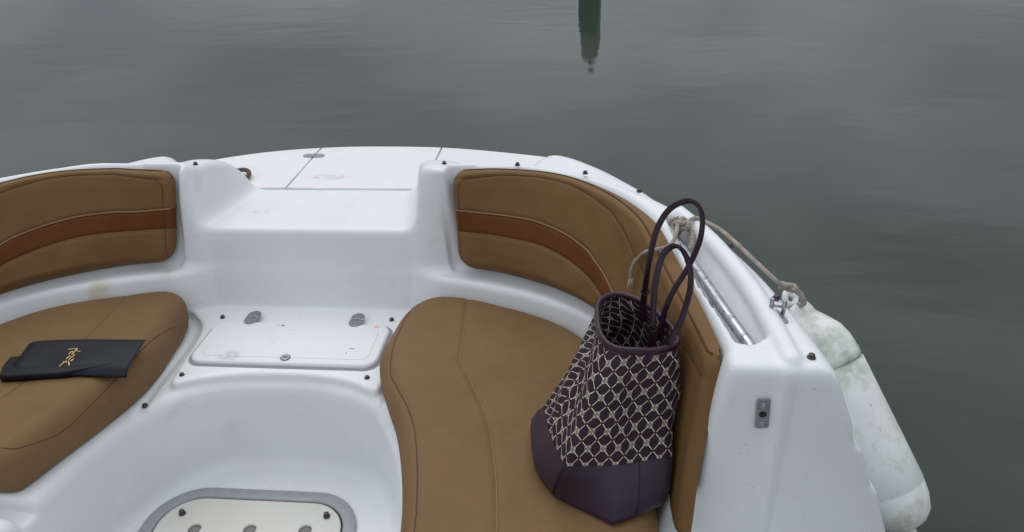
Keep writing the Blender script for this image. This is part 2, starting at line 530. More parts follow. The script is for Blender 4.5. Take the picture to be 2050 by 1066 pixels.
Ridge = [tuple(p) for p in spline([(1.040, 1.665), (1.085, 1.555), (1.115, 1.455), (1.147, 1.305), (1.163, 1.16), (1.170, 1.065)], 24)]
GUT = [tuple(p) for p in spline([(.385, 1.800), (.358, 1.778), (.332, 1.735), (.319, 1.66), (.316, 1.56), (.316, 1.49), (.313, 1.42), (.312, 1.375), (.300, 1.35)], 40)]
FLARE_Z = [-.5, 0, .30, .36, .445, .46, .49, .545, .56, .60, .725, .8]
FLARE_V = [-.22, .06, .172, .150, .120, .106, .096, .074, .058, .048, 0, 0]


def liner(X, Y):
    dG = sdpoly(X, Y, G); dK = sdpoly(X, Y, K); dT = sdpoly(X, Y, T); dK2 = sdpoly(X, Y, K2); dF = sdpoly(X, Y, Fp); dB = sdpoly(X, Y, Bow)
    dBu = np.minimum(sdpoly(X, Y, BumpR), sdpoly(.085 - X, Y + .022, BumpR)); dP = sdpoly(X, Y, Plat)
    XA = np.abs(X)
    dTr = sdpoly(XA, Y, TrgR); dR = sdline(XA, Y, Ridge)
    xo = np.interp(Y, [1.1, 1.15, 1.29, 1.44, 1.53, 1.66], [1.155, 1.150, 1.138, 1.105, 1.075, 1.03])
    xi = np.interp(Y, [1.1, 1.13, 1.25, 1.42, 1.66], [1.10, 1.098, 1.078, 1.05, 1.018])
    uu = np.clip((xo - XA) / np.maximum(xo - xi, .02), 0, 1)
    trf = .716 - .075 * uu
    w = np.interp(Y, [1.85, 2.21, 2.7], [.338, .272, .20])
    dS0 = XA - w - np.where(X > 0, -.006, .008)
    gx = np.maximum(1.036 - XA, Y - 1.03)
    gx2 = np.maximum(np.maximum(.96 - XA, Y - 1.028), -(Y + 1))
    kK = np.where((XA > .34) & (XA < .50), .009, .020)
    dgut = sdline(XA, Y, GUT)
    slot = sdline(X, Y, [(-.60, 1.055), (-.405, 1.048)]) - .020
    crease = np.maximum(0, 1 - ((XA - np.interp(Y, [1, 2], [1.16, 1.16])) / .016) ** 2)

    def f(z):
        fl = np.interp(z, FLARE_Z, FLARE_V)
        s = smax(dG - fl, z - .725 + 0 * X, .035)
        # forward humps either side of the step
        e = np.where(Y > 1.965, (np.sqrt((np.abs(Y - 1.965) / .262) ** 2.35 + (np.maximum(z - .46, 0) / .246) ** 2.35) - 1) * .23, z - .706)
        e = smax(e, XA - .48, .10)
        e = np.maximum(e, 1.9 - Y); e = np.maximum(e, .3 - z)
        s = smin(s, e, .03)
        # fore deck
        zt = np.where(Y < 2.219, .54, .5255)
        b = smax(dB + .55 * np.maximum(.54 - z, 0), z - zt, .012)
        s = smin(s, b, .012)
        bu = smax(dBu - .25 * (.60 - z), z - .622 + 0 * X, .05)
        bu = np.maximum(bu, .25 - z)
        s = smin(s, bu, .035)
        # centre step-through
        ds = smax(dS0 - .16 * np.maximum(z - .54, 0), .54 - z + 0 * X, .045)
        ds = np.maximum(ds, 1.80 - Y)
        s = smax(s, -ds, .038)
        # cockpit, seat trays, footwell
        tk = min(max((z - .42) / .30, 0), 1.1)
        k = smax(dK * (1 - tk) + dK2 * tk, .425 - z + 0 * X, .03)
        s = smax(s, -k, kK)
        t = smax(dT - .25 * max(z - .285, 0), .281 - z + 0 * X, .02)
        s = smax(s, -t, .018)
        p = smax(dP, z - .301 + 0 * X, .012)
        p = np.maximum(p, dT - .02)
        s = smin(s, p, .012)
        s = smax(s, -(np.sqrt(dgut ** 2 + (z - .287) ** 2) - .0125), .006)
        ff = smax(dF, 0 - z + 0 * X, .045)
        s = smax(s, -ff, .042)
        # coaming trough with the rail, ridge beside it
        tr = smax(dTr, trf - z, .012)
        s = smax(s, -tr, .008)
        rd = np.sqrt(dR ** 2 + (z - .717) ** 2) - .021
        s = smin(s, rd, .006)
        # side gates: the coaming ends in a flat end face
        face = gx + .011 * crease * (z > .1)
        g = np.maximum(face, .05 - z)
        s = smax(s, -g, .012 + .018 * min(max((z - .62) / .08, 0), 1))
        s = smax(s, -np.maximum(gx2, .30 - z), .02)
        s = smax(s, -np.maximum(slot, .245 - z), .02)
        aft = np.maximum(np.maximum(Y - .84, XA - 1.2), .01 - z)
        s = smax(s, -aft, .03)
        s = np.maximum(s, -.25 - Y); s = np.maximum(s, -.44 - z)
        return s
    return f


hull = net_object("hull_liner", liner, (-1.50, -.30, -.47), (1.50, 2.66, .77), .0068, M['gel'])
attach(hull, boat)

# fore deck panels
def outline_between(x0, x1):
    allp = np.vstack([Bc_l[::-1], Bc_r[1:]])
    xs = np.linspace(x0, x1, 26)
    return [(x, float(np.interp(x, allp[:, 0], allp[:, 1])) + .004) for x in xs]


for x0, x1, lab in ((-.62, -.181, None), (-.175, .281, None), (.287, .70, None)):
    top = outline_between(x0, x1)
    yb = 2.206
    poly = [(x0, yb), (x1, yb)] + top[::-1]
    poly = [poly[0], poly[1]] + top[::-1]
    # ccw: bottom-left, bottom-right, then the outline from right to left
    o = bpart("deck_panel", slab(poly, .500, .5414, .0018), M['deck'], boat, smooth=False)
    o.data.polygons.foreach_set("use_smooth", [len(p.vertices) == 4 for p in o.data.polygons])

# ---- hinges
def capsule(L, Wd, n=8):
    """capsule outline, long axis x, half-length L, half-width Wd"""
    out = []
    for i in range(n + 1):
        a = -math.pi / 2 + math.pi * i / n; out.append((L - Wd + Wd * math.cos(a), Wd * math.sin(a)))
    for i in range(n + 1):
        a = math.pi / 2 + math.pi * i / n; out.append((-L + Wd + Wd * math.cos(a), Wd * math.sin(a)))
    return out


def half_leaf(L, Wd, sgn, gap=.0025):
    c = [(x, y) for x, y in capsule(L, Wd, 10)]
    p = [(max(x, gap), y) for x, y in c] if sgn > 0 else [(min(x, -gap), y) for x, y in c]
    q = []
    for a in p:
        if not q or (abs(a[0] - q[-1][0]) + abs(a[1] - q[-1][1])) > 1e-6: q.append(a)
    return q


def make_hinge(parent, x, y, z, ang, L=.034, Wd=.0195, mat=None):
    m4 = Matrix.Translation((x, y, z)) @ Matrix.Rotation(ang, 4, 'Z')
    root = bpart("hinge", place(slab(half_leaf(L, Wd, 1), 0, .0035, .001, 2), m4), M['steel_dull'], parent, False)
    bpart_v = [place(slab(half_leaf(L, Wd, -1), 0, .0035, .001, 2), m4)]
    V, F_ = tube([(0, -Wd, .002), (0, Wd, .002)], .0035, 8)
    bpart_v.append(place((V, F_), m4))
    for sx in (-.6, .6):
        for sy in (-.45, .45):
            bpart_v.append(place(lathe([(.0032, 0), (.0032, .0042), (.002, .0048)], 8, (L * sx, Wd * sy, 0)), m4))
    v = join((root_v(root), root_f(root)), *[shift(b, root) for b in bpart_v])
    me = bpy.data.meshes.new("hinge"); me.from_pydata(v[0], [], v[1]); me.materials.append(mat or M['steel_dull']); me.update()
    root.data = me
    # bright knuckles
    for sy in (-.55, .15):
        k = tube([(0, Wd * sy, .0045), (0, Wd * (sy + .42), .0045)], .0030, 8)
        mesh("knuckle", *shift(place(k, m4), root), M['steel'], root)
    return root


def root_v(o): return [tuple(v.co) for v in o.data.vertices]
def root_f(o): return [tuple(p.vertices) for p in o.data.polygons]


def world_off(o):
    off = Vector((0, 0, 0)); p = o
    while p is not None: off += p.location; p = p.parent
    return off


def shift(vf, o):
    off = world_off(o); return [tuple(Vector(v) - off) for v in vf[0]], vf[1]


# ---- storage hatch between the seats
hatch = bpart("storage_hatch", slab(rrect(-.263, .266, 1.548, 1.747, .038), .292, .3135, .009, 5), M['lid'], boat)
hatch.data.polygons.foreach_set("use_smooth", [len(p.vertices) == 4 for p in hatch.data.polygons])
gsk = join(slab(rrect(-.271, .274, 1.540, 1.755, .044), .296, .3025, .001, 1))
bpart("hatch_gasket", gsk, simple("grey_hatch_gasket", (.30, .29, .31), .6), hatch, False)
# raised centre of the lid
rp = bpart("lid_panel", slab(rrect(-.235, .238, 1.572, 1.722, .025), .3125, .3150, .0022, 3), M['lid'], hatch)
rp.data.polygons.foreach_set("use_smooth", [len(p.vertices) == 4 for p in rp.data.polygons])
for hx in (-.160, .157):
    make_hinge(hatch, hx, 1.763, .3135, math.pi / 2)
lt = bpart("latch", lathe([(.0135, 0), (.0135, .0018), (.0118, .003), (.0112, .0018), (.0100, .0018)], 24, (.010, 1.572, .315)), M['steel_dull'], hatch)
bpart("latch_slot", slab([(.004, 1.5705), (.016, 1.5705), (.016, 1.5735), (.004, 1.5735)], .3165, .3178, .0003, 1), M['black'], lt, False)

make_hinge(boat, -.178, 2.500, .5405, 0, .040, .017)

# ---- snap studs
snap_v, snap_f = lathe([(.0085, 0), (.0085, .0022), (.0052, .0030), (.0050, .0058), (.0062, .0068), (.0062, .0086), (.0040, .0096)], 14)
snap_me = bpy.data.meshes.new("snap_stud"); snap_me.from_pydata(snap_v, [], snap_f); snap_me.materials.append(M['stud'])
snap_me.polygons.foreach_set("use_smooth", [True] * len(snap_me.polygons)); snap_me.update()
proto = bpy.data.objects.new("snap_stud", snap_me)
studs = [(-.327, 1.955, .722), (.414, 1.962, .724), (.625, 1.955, .724), (.816, 1.895, .7245), (.955, 1.775, .7245), (1.134, 1.477, .7245),
         (1.187, 1.262, .7245), (1.204, 1.070, .7245), (-.263, 1.779, .300), (.254, 1.787, .300), (.252, 1.512, .299),
         (-.253, 1.500, .299), (-.309, 1.399, .275)]
for i, p in enumerate(studs):
    o = proto if i == 0 else proto.copy()
    COL.objects.link(o); o.location = p; o.rotation_euler = (0, 0, random.random() * 6)
    o.scale = (.9, .9, .9)
    attach(o, boat)

# ---- floor hatch: ring, cream lid with cups
RZ = .004
ring_out = rrect(-.312, .250, .86, 1.385, .135, 14)
ring_in = [tuple(p) for p in inset(ring_out, .034)]
n_ = len(ring_out); V = []; Fc = []
for pl, z in ((ring_out, -.004), (ring_out, .005), ([tuple(p) for p in inset(ring_out, .003)], .007), ([tuple(p) for p in inset(ring_out, .030)], .007), (ring_in, .005), (ring_in, -.012)):
    V += [(x, y, z) for x, y in pl]
for i in range(5):
    for k in range(n_):
        k2 = (k + 1) % n_; Fc.append((i * n_ + k, i * n_ + k2, (i + 1) * n_ + k2, (i + 1) * n_ + k))
fh = bpart("floor_hatch", ([(x, y, z + .003) for x, y, z in V], Fc), M['grey_ring'], boat, False)
fh.data.polygons.foreach_set("use_smooth", [True] * len(fh.data.polygons))
bpart("gap", slab([tuple(p) for p in inset(ring_out, .032)], .0005, .0025, .0005, 1), M['black'], fh, False)
CUPS = [(-.168, 1.243), (-.024, 1.250), (.120, 1.257), (-.168, 1.05), (-.024, 1.05), (.120, 1.05)]


def lidf(X, Y):
    d = sdpoly(X, Y, [tuple(p) for p in inset(ring_out, .0385)])
    for cx, cy in CUPS:
        d = smax(d, -(np.hypot(X - cx, Y - cy) - .016), .004)

    def f(z):
        return np.maximum(smax(d, z - .0105 + 0 * X, .005), .0015 - z)
    return f


lid = net_object("lid", lidf, (-.30, .86, -.004), (.24, 1.375, .018), .0026, M['cream'])
attach(lid, fh)
for cx, cy in CUPS:
    bpart("cup", lathe([(.0165, .0028), (.0165, .0035), (.012, .0032), (.004, .0030)], 18, (cx, cy, 0)), M['cup'], fh)
for sx, sy in ((-.160, 1.371), (.084, 1.373)):
    bpart("screw", lathe([(.0045, .006), (.0045, .0078), (.0025, .0088), (.0018, .0076)], 10, (sx, sy, 0)), M['steel_dull'], fh)
for sx, sy in ((-.222, 1.288), (.163, 1.302)):
    o = proto.copy(); COL.objects.link(o); o.location = (sx, sy, .0105); o.scale = (1.05, 1.05, 1.4); attach(o, fh)

# ---- grab rail
rail_pts = spline([(1.016, 1.640, .680), (1.009, 1.612, .706), (1.018, 1.55, .712), (1.033, 1.47, .712), (1.057, 1.36, .712), (1.088, 1.215, .711), (1.109, 1.13, .708), (1.122, 1.095, .694), (1.126, 1.085, .67)], 60)
rail = bpart("grab_rail", tube(rail_pts + np.array((.004, 0, -.002)), .0115, 14), M['chrome'], boat)
for t in (.30, .62):
    i = int(t * 59); p = rail_pts[i]
    bpart("rail_post", tube([(p[0], p[1], .64), (p[0], p[1], .706)], .006, 8), M['chrome'], rail)

# ---- chock bracket on the coaming
br = bpart("top_fitting", place(slab(capsule(.026, .0105), 0, .004, .0015, 3), Matrix.Translation((1.176, 1.196, .7245)) @ Matrix.Rotation(math.radians(-74), 4, 'Z')), M['steel_dull'], boat)
for sx, sy in ((1.1655, 1.213), (1.187, 1.207)):
    bpart("prong", tube([(sx, sy, .726), (sx, sy, .752), (sx, sy, .756)], [.0042, .0042, .003], 10), M['steel'], br)
bpart("pin", tube([(1.162, 1.212, .741), (1.190, 1.206, .741)], .0026, 8), M['steel_dull'], br)

# ---- striker plate on the end face
pm = Matrix.Translation((1.127, 1.0315, .631)) @ Matrix.Rotation(math.radians(-4), 4, 'Y') @ Matrix.Rotation(math.radians(90), 4, 'X')
sp_ = bpart("striker_plate", place(slab(rrect(-.0115, .0115, -.032, .032, .004, 4), 0, .003, .0008, 2), pm), M['steel_dull'], boat, False)
bpart("latch_hole", place(lathe([(.0066, .0028), (.0066, .0036)], 20), pm), M['black'], sp_, False)
for sy in (-.021, .021):
    bpart("screw", place(lathe([(.0044, .0028), (.0044, .0042), (.002, .0046), (.0012, .0036)], 12, (0, sy, 0)), pm), M['steel'], sp_)

# ------------------------------------------------------------------ backrests (bolsters)
TOP0 = [(.50, 1.950), (.573, 1.953), (.70, 1.93), (.80, 1.88), (.88, 1.80), (.94, 1.71), (.985, 1.60), (1.012, 1.43), (1.037, 1.26), (1.050, 1.15), (1.057, 1.086)]
BOT0 = [(.50, 1.818), (.579, 1.795), (.715, 1.725), (.82, 1.63), (.885, 1.52), (.925, 1.40), (.955, 1.25), (.974, 1.12), (.990, .965)]
# s positions of the bands were measured on a longer curve: factor for the shortened one
SF = 1.075
W_S = np.array([0, .07, .186, .27, .347, .417, .447, .50, .56, .62]) * SF
W_T = np.array([.60, .56, .54, .50, .45, .34, .29, .18, .08, -.02])
L_S = np.array([0, .1, .2, .27, .347, .402, .45, .49]) * SF
L_T = np.array([.38, .35, .335, .30, .25, .18, .09, -.02])


def make_backrest(sg):
    ns = 300
    TOP = [(.440, 1.943) if sg > 0 else (.378, 1.940)] + TOP0
    TOP = [(x, y - (.010 if sg < 0 else 0)) for x, y in TOP]
    BOT = [(.447, 1.832) if sg > 0 else (.412, 1.836)] + BOT0
    Tt = spline(TOP, ns); Bb = spline(BOT, ns)
    s_ = np.linspace(0, 1, ns)
    zb = .44 - .08 * np.clip((s_ - .62) / .35, 0, 1)
    tw = np.interp(s_, W_S, W_T); tl = np.interp(s_, L_S, L_T)
    k_ = np.ones(9) / 9
    tw = np.convolve(np.pad(tw, 4, 'edge'), k_, 'valid'); tl = np.convolve(np.pad(tl, 4, 'edge'), k_, 'valid')
    tl = np.clip(tl, .010, 1); tw = np.maximum(tw, tl + .008)
    length = 1.30
    A = 22; B_ = 16; C = 44
    vv = [(0, i / A) for i in range(A)] + [(1, i / B_) for i in range(B_)] + [(2, i / C) for i in range(C + 1)]
    nt_ = len(vv)
    base = np.zeros((ns, nt_, 3)); TT = np.zeros((ns, nt_))
    for j, (z_, u) in enumerate(vv):
        a, b = ((0 * tl, tl), (tl, tw), (tw, 0 * tw + 1))[z_]
        TT[:, j] = a + (b - a) * u
    Zt = .714
    for q in range(2): base[:, :, q] = Bb[:, None, q] * (1 - TT) + Tt[:, None, q] * TT
    base[:, :, 2] = zb[:, None] * (1 - TT) + Zt * TT
    tb = np.gradient(Bb, axis=0); tb /= np.linalg.norm(tb, axis=1)[:, None]
    outw = np.stack([-tb[:, 1], tb[:, 0]], 1)
    if outw[0, 1] < 0: outw = -outw
    TH = (.040 - .016 * np.clip((s_ - .72) / .25, 0, 1))[:, None]
    base[:, :, :2] += outw[:, None, :] * (TH * (1 - TT))[:, :, None]
    ds = np.gradient(base, axis=0); up = np.stack([Tt[:, 0] - Bb[:, 0], Tt[:, 1] - Bb[:, 1], Zt - zb], 1)[:, None, :]
    nrm = np.cross(ds, np.broadcast_to(up, ds.shape)); nrm /= np.linalg.norm(nrm, axis=2)[:, :, None]
    if nrm[150, 30, 0] > 0: nrm = -nrm
    hgt = np.linalg.norm(up[:, 0], axis=1)
    eT = (1 - TT) * hgt[:, None]; eB = TT * hgt[:, None]
    eS = (s_ * length)[:, None]; eE = ((1 - s_) * length)[:, None]
    # rounded-corner distance to the outline
    def corner(ea, eb, r):
        ins = (ea < r) & (eb < r)
        return np.where(ins, r - np.sqrt(np.maximum(r - ea, 0) ** 2 + np.maximum(r - eb, 0) ** 2), np.minimum(ea, eb))
    dsu = ds / np.linalg.norm(ds, axis=2)[:, :, None]; upu = up / np.linalg.norm(up, axis=2)[:, :, None]
    for (ea, sa), (eb, sb), r in (((eS, 1), (eT, -1), .045), ((eS, 1), (eB, 1), .060), ((eE, -1), (eT, -1), .03), ((eE, -1), (eB, 1), .03)):
        ea2 = ea + 0 * eb; ins = (ea2 < r) & (eb < r)
        q = np.sqrt(np.maximum(r - ea2, 0) ** 2 + np.maximum(r - eb, 0) ** 2)
        mv = np.where(ins & (q > r), 1 - r / np.maximum(q, 1e-6), 0)
        base = base + dsu * (sa * mv * (r - ea2))[:, :, None] + upu * (sb * mv * (r - eb))[:, :, None]
    e = np.minimum(np.minimum(corner(eT, eS, .045), corner(eB, eS, .060)), np.minimum(corner(eT, eE, .03), corner(eB, eE, .03)))
    e = np.maximum(e, 0)
    rr = .024
    th = TH
    prof = np.where(e < rr, np.sqrt(np.maximum(1 - (1 - np.clip(e, 0, rr) / rr) ** 2, 0)), 1.0)
    d = th * prof
    d = np.where(e < 0, e * 1.5, d)
    # puff and seams
    puff = .004 * np.clip(e / .06, 0, 1)
    for line, dep, wd in ((tw, .0045, .0055), (tl, .0035, .005)):
        dist = (TT - line[:, None]) * hgt[:, None]
        ok = (line > .02)[:, None]
        puff = puff - np.where(ok, dep * np.exp(-(dist / wd) ** 2), 0)
    st_s = np.array([0, .045, .126, .226, .322, .407, .472, .523, .588, .749, .854, 1]) * SF
    st_t = np.array([.90, .905, .93, .93, .91, .87, .80, .72, .72, .77, .84, .88])
    st = np.interp(s_, st_s, st_t)
    st = np.convolve(np.pad(st, 4, 'edge'), k_, 'valid')
    dist = (TT - st[:, None]) * hgt[:, None]
    puff = puff - .0030 * np.exp(-(dist / .004) ** 2)
    # gentle uneven stuffing
    X_, Y_ = base[:, :, 0], base[:, :, 2]
    puff = puff + .0016 * np.sin(s_ * 23 + 1.3)[:, None] * np.sin(TT * 7 + 2) + .0010 * np.sin(s_ * 61)[:, None] * np.sin(TT * 13)
    P3 = base + nrm * (d + puff)[:, :, None]
    P3[:, :, 0] *= sg

    def grid(j0, j1, name, mat, parent):
        nn = j1 - j0 + 1
        V = P3[:, j0:j1 + 1].reshape(-1, 3)
        Fq = []
        for i in range(ns - 1):
            for j in range(nn - 1):
                a = i * nn + j; q = (a, a + nn, a + nn + 1, a + 1)
                Fq.append(q if sg < 0 else q[::-1])
        o = mesh(name, V, Fq, mat)
        return attach(o, parent)
    body = grid(A + B_, nt_ - 1, "backrest", M['tan_side'], boat)
    grid(0, A, "lower_panel", M['tan_side'], body)
    grid(A, A + B_, "accent_band", M['rust'], body)
    # back board so the cushion is a closed body
    Vb = []; Fb = []
    for i in range(0, ns, 6):
        for j in (0, nt_ - 1):
            p = base[i, j] - nrm[i, j] * .004; Vb.append((p[0] * sg, p[1], p[2]))
            p = P3[i, j]; Vb.append(tuple(p))
    m_ = len(range(0, ns, 6))
    for i in range(m_ - 1):
        a = i * 4; b = a + 4
        Fb += [(a, b, b + 2, a + 2), (a + 1, b + 1, b, a), (a + 2, b + 2, b + 3, a + 3)]
    attach(mesh("back_board", Vb, Fb, M['tan_side']), body)

    def along(line, lo, hi, off, name, mat, r, flat=1.0):
        pts = []
        for i in range(lo, hi, 1 if lo < 3 else 2):
            row = TT[i]; t = line[i]
            j = int(np.clip(np.searchsorted(row, t), 1, nt_ - 1)); f = (t - row[j - 1]) / max(row[j] - row[j - 1], 1e-9)
            f = min(max(f, 0), 1)
            p = P3[i, j - 1] * (1 - f) + P3[i, j] * f
            nn = nrm[i, j].copy(); nn[0] *= sg
            pts.append(p + nn * off)
        o = mesh(name, *tube(pts, r, 6), mat)
        return attach(o, body)
    iw = int(np.interp(.03, tw[::-1], np.arange(ns)[::-1])); il = int(np.interp(.03, tl[::-1], np.arange(ns)[::-1]))
    along(tw, 1, iw, .0022, "piping", M['welt'], .0030)
    along(tl, 2, il, .0004, "piping", M['welt'], .0013)
    along(st, 9, ns - 4, .0010, "stitching", M['thread'], .0008)
    # stitched border runs down the inner end
    pts = []
    for t in np.linspace(.03, .905, 60):
        i = int(4 + 5 * max(0, (t - .80) / .1) ** 2) if t > .8 else 4
        i = min(i, 9)
        row = TT[i]; j = int(np.clip(np.searchsorted(row, t), 1, nt_ - 1)); nn = nrm[i, j].copy(); nn[0] *= sg
        pts.append(P3[i, j] + nn * .0009)
    attach(mesh("stitching", *tube(pts, .0008, 5), M['thread']), body)
    # dark piping round the outer edge
    pts = []
    for i in range(8, ns - 3, 2):
        j = nt_ - 2; nn = nrm[i, j].copy(); nn[0] *= sg
        pts.append(P3[i, j] + nn * .0012)
    attach(mesh("edge_piping", *tube(pts, .0022, 6), vinyl("edge_welt", (.115, .058, .028), (.10, .05, .024))), body)
    return body


for sg in (1, -1):
    make_backrest(sg)

# ------------------------------------------------------------------ seat cushions
def make_seat(name, poly, seam_edge, seam_mid, crown_c, z0, z1, lo, hi, extra=None):
    def f0(X, Y):
        d = sdpoly(X, Y, poly); dm = sdline(X, Y, seam_mid); de = sdline(X, Y, seam_edge)
        cr = .006 * np.clip(-d / .12, 0, 1) ** .7
        wob = .0016 * np.sin(X * 21 + Y * 13) + .0012 * np.sin(Y * 34 - X * 17)
        zt = z1 + cr + wob - .0042 * np.exp(-(dm / .0065) ** 2) - .0018 * np.exp(-(de / .005) ** 2)

        def f(z):
            bulge = .010 * math.sin(math.pi * min(max((z - z0) / (z1 - z0), 0), 1))
            return np.maximum(smax(d - bulge, z - zt, .046), z0 - z)
        return f
    o = net_object(name, f0, lo, hi, .0045, M['tan'])
    # piping laid on the finished surface
    from mathutils.bvhtree import BVHTree
    bv = BVHTree.FromPolygons([v.co[:] for v in o.data.vertices], [p.vertices[:] for p in o.data.polygons])

    def on_top(pts, off):
        out = []
        for x, y in pts:
            h = bv.ray_cast(Vector((x, y, z1 + .1)), Vector((0, 0, -1)))
            if h[0] is not None: out.append(np.array(h[0]) + np.array((0, 0, off)))
        return out
    for pts, off, r, mt in ((seam_mid, .0004, .0015, 'welt'), (seam_edge, .0002, .0012, 'thread')):
        q = on_top(pts, off)
        if mt == 'thread':
            q2 = []
            for p in q: q2.append(p)
            q = q2
        mesh("piping", *tube(q, r, 6), M[mt], o)
    return o


polyR = [tuple(p) for p in spline([(.348, 1.765), (.318, 1.70), (.305, 1.60), (.298, 1.52), (.318, 1.44), (.355, 1.355), (.400, 1.255), (.437, 1.14), (.465, 1.02), (.482, .90), (.492, .83), (.60, .815), (.90, .815), (.955, .83), (.960, 1.0), (.952, 1.2), (.935, 1.34), (.90, 1.462), (.855, 1.555), (.805, 1.622), (.757, 1.668), (.654, 1.728), (.56, 1.765), (.475, 1.788), (.40, 1.795)], 170, True)]
seamR = [tuple(p) for p in spline([(.352, 1.752), (.336, 1.715), (.330, 1.60), (.333, 1.50), (.348, 1.417), (.372, 1.369), (.420, 1.285), (.452, 1.205), (.478, 1.10), (.500, .98), (.510, .87)], 80)]
midR = [tuple(p) for p in spline([(.492, 1.77), (.503, 1.62), (.508, 1.53), (.511, 1.478)], 20)] + [tuple(p) for p in spline([(.513, 1.462), (.556, 1.372), (.605, 1.255), (.640, 1.105), (.660, .95), (.668, .85)], 60)]
seatR = make_seat("seat_cushion", inset(polyR, -.004 if sum((polyR[i][0]*polyR[i-1][1]-polyR[i-1][0]*polyR[i][1]) for i in range(len(polyR))) > 0 else .004), seamR, midR, None, .285, .398, (.27, .79, .260), (.985, 1.82, .425))
tag(seatR, "tan vinyl seat cushion on the right side, under the patterned tote bag", "seat cushion", "curved tan seat cushions")

polyL = [tuple(p) for p in spline([(-.360, 1.772), (-.335, 1.70), (-.322, 1.60), (-.312, 1.50), (-.318, 1.42), (-.345, 1.31), (-.385, 1.19), (-.412, 1.108), (-.432, 1.078), (-.50, 1.070), (-.80, 1.068), (-.93, 1.075), (-.950, 1.15), (-.940, 1.30), (-.905, 1.45), (-.862, 1.545), (-.815, 1.612), (-.757, 1.67), (-.654, 1.728), (-.56, 1.765), (-.475, 1.79), (-.41, 1.798)], 170, True)]
seamL = [tuple(p) for p in spline([(-.348, 1.758), (-.332, 1.70), (-.330, 1.60), (-.334, 1.50), (-.342, 1.375), (-.372, 1.24), (-.412, 1.14), (-.455, 1.108), (-.60, 1.098), (-.90, 1.10)], 90)]
midL = [tuple(p) for p in spline([(-.519, 1.765), (-.512, 1.645), (-.508, 1.517), (-.53, 1.40), (-.563, 1.269), (-.585, 1.18), (-.59, 1.12)], 70)]
seatL = make_seat("seat_cushion", inset(polyL, -.012 if sum((polyL[i][0]*polyL[i-1][1]-polyL[i-1][0]*polyL[i][1]) for i in range(len(polyL))) > 0 else .012), seamL, midL, None, .285, .400, (-.975, 1.04, .260), (-.285, 1.82, .425))
tag(seatL, "tan vinyl seat cushion on the left side, with the black clutch lying on it", "seat cushion", "curved tan seat cushions")

# ------------------------------------------------------------------ tote bag
nb = NB("patterned_jacquard")
uvn = nb.n("ShaderNodeUVMap"); uvn.uv_map = "UVMap"
spx = nb.n("ShaderNodeSeparateXYZ"); nb.l(uvn.outputs[0], spx.inputs[0])
U_ = nb.math('DIVIDE', spx.outputs[0], .0282); V_ = nb.math('DIVIDE', spx.outputs[1], .0340)
a_ = nb.math('ADD', U_, V_); b_ = nb.math('SUBTRACT', U_, V_)       # crossings at integer a, b


def cen(x): return nb.math('SUBTRACT', nb.math('FRACT', nb.math('ADD', x, .5)), .5)


# integer (a,b): flower where a+b even (U integer), dot where odd
fa = cen(a_); fb = cen(b_)
ra = nb.math('ROUND', a_); rb = nb.math('ROUND', b_)
par = nb.math('ABSOLUTE', nb.math('MODULO', nb.math('ADD', ra, rb), 2.0))      # 0 flower / 1 dot
aa = nb.math('ABSOLUTE', fa); ab = nb.math('ABSOLUTE', fb)
lw = .031
la = nb.math('LESS_THAN', ab, lw); lb = nb.math('LESS_THAN', aa, lw)
line = nb.math('MAXIMUM', la, lb)
rad = nb.math('MAXIMUM', aa, ab)
dot = nb.math('MULTIPLY', nb.math('LESS_THAN', rad, .11), nb.math('GREATER_THAN', par, .5))
flower = nb.math('SUBTRACT', 1.0, nb.math('GREATER_THAN', par, .5))
# little hooks crossing each arm near the flower
hk1 = nb.math('MULTIPLY', nb.math('LESS_THAN', nb.math('ABSOLUTE', nb.math('SUBTRACT', aa, .24)), .028), nb.math('LESS_THAN', ab, .15))
hk2 = nb.math('MULTIPLY', nb.math('LESS_THAN', nb.math('ABSOLUTE', nb.math('SUBTRACT', ab, .24)), .028), nb.math('LESS_THAN', aa, .15))
hooks = nb.math('MULTIPLY', nb.math('MAXIMUM', hk1, hk2), flower)
diag = nb.math('MULTIPLY', nb.math('LESS_THAN', nb.math('ABSOLUTE', nb.math('SUBTRACT', aa, ab)), .024), nb.math('LESS_THAN', rad, .19))
diag = nb.math('MULTIPLY', diag, flower)
patt = nb.math('MAXIMUM', nb.math('MULTIPLY', line, nb.math('SUBTRACT', 1.0, dot)), nb.math('MULTIPLY', nb.math('MAXIMUM', hooks, diag), .85))
weave = nb.noise(900, 2, .5)
gold = nb.mix(nb.rng(nb.noise(70, 3), .35, .7, 0, 1), (.80, .73, .60), (.58, .52, .41))
fl2 = nb.math('MULTIPLY', nb.math('LESS_THAN', rad, .10), flower)
gold = nb.mix(fl2, gold, (.22, .19, .16))
gold = nb.mix(nb.rng(la, 0, 1, 0, .25), gold, (.62, .58, .48))
grd = nb.mix(nb.rng(nb.noise(12, 3), .3, .7, 0, 1), (.024, .011, .020), (.036, .017, .029))
nb.set(color=nb.mix(patt, grd, gold), rough=.62, spec=.25)
nb.bump(nb.math('ADD', nb.math('MULTIPLY', patt, 1.5), weave), .3, .0004)
M['patt'] = nb.m
nb = NB("aubergine_leather")
nb.set(color=nb.mix(nb.rng(nb.noise(16, 3), .3, .7, 0, 1), (.034, .020, .034), (.044, .028, .043)), rough=.42, spec=.4)
nb.bump(nb.noise(500, 3, .6), .25, .0005)
M['leather'] = nb.m
nb = NB("plum_strap_leather")
nb.set(color=(.030, .010, .022), rough=.34, spec=.45)
M['strap'] = nb.m
M['gold'] = simple("gold_metal", (.72, .52, .25), .25, 1)
M['lining'] = simple("dark_lining", (.010, .007, .010), .8)

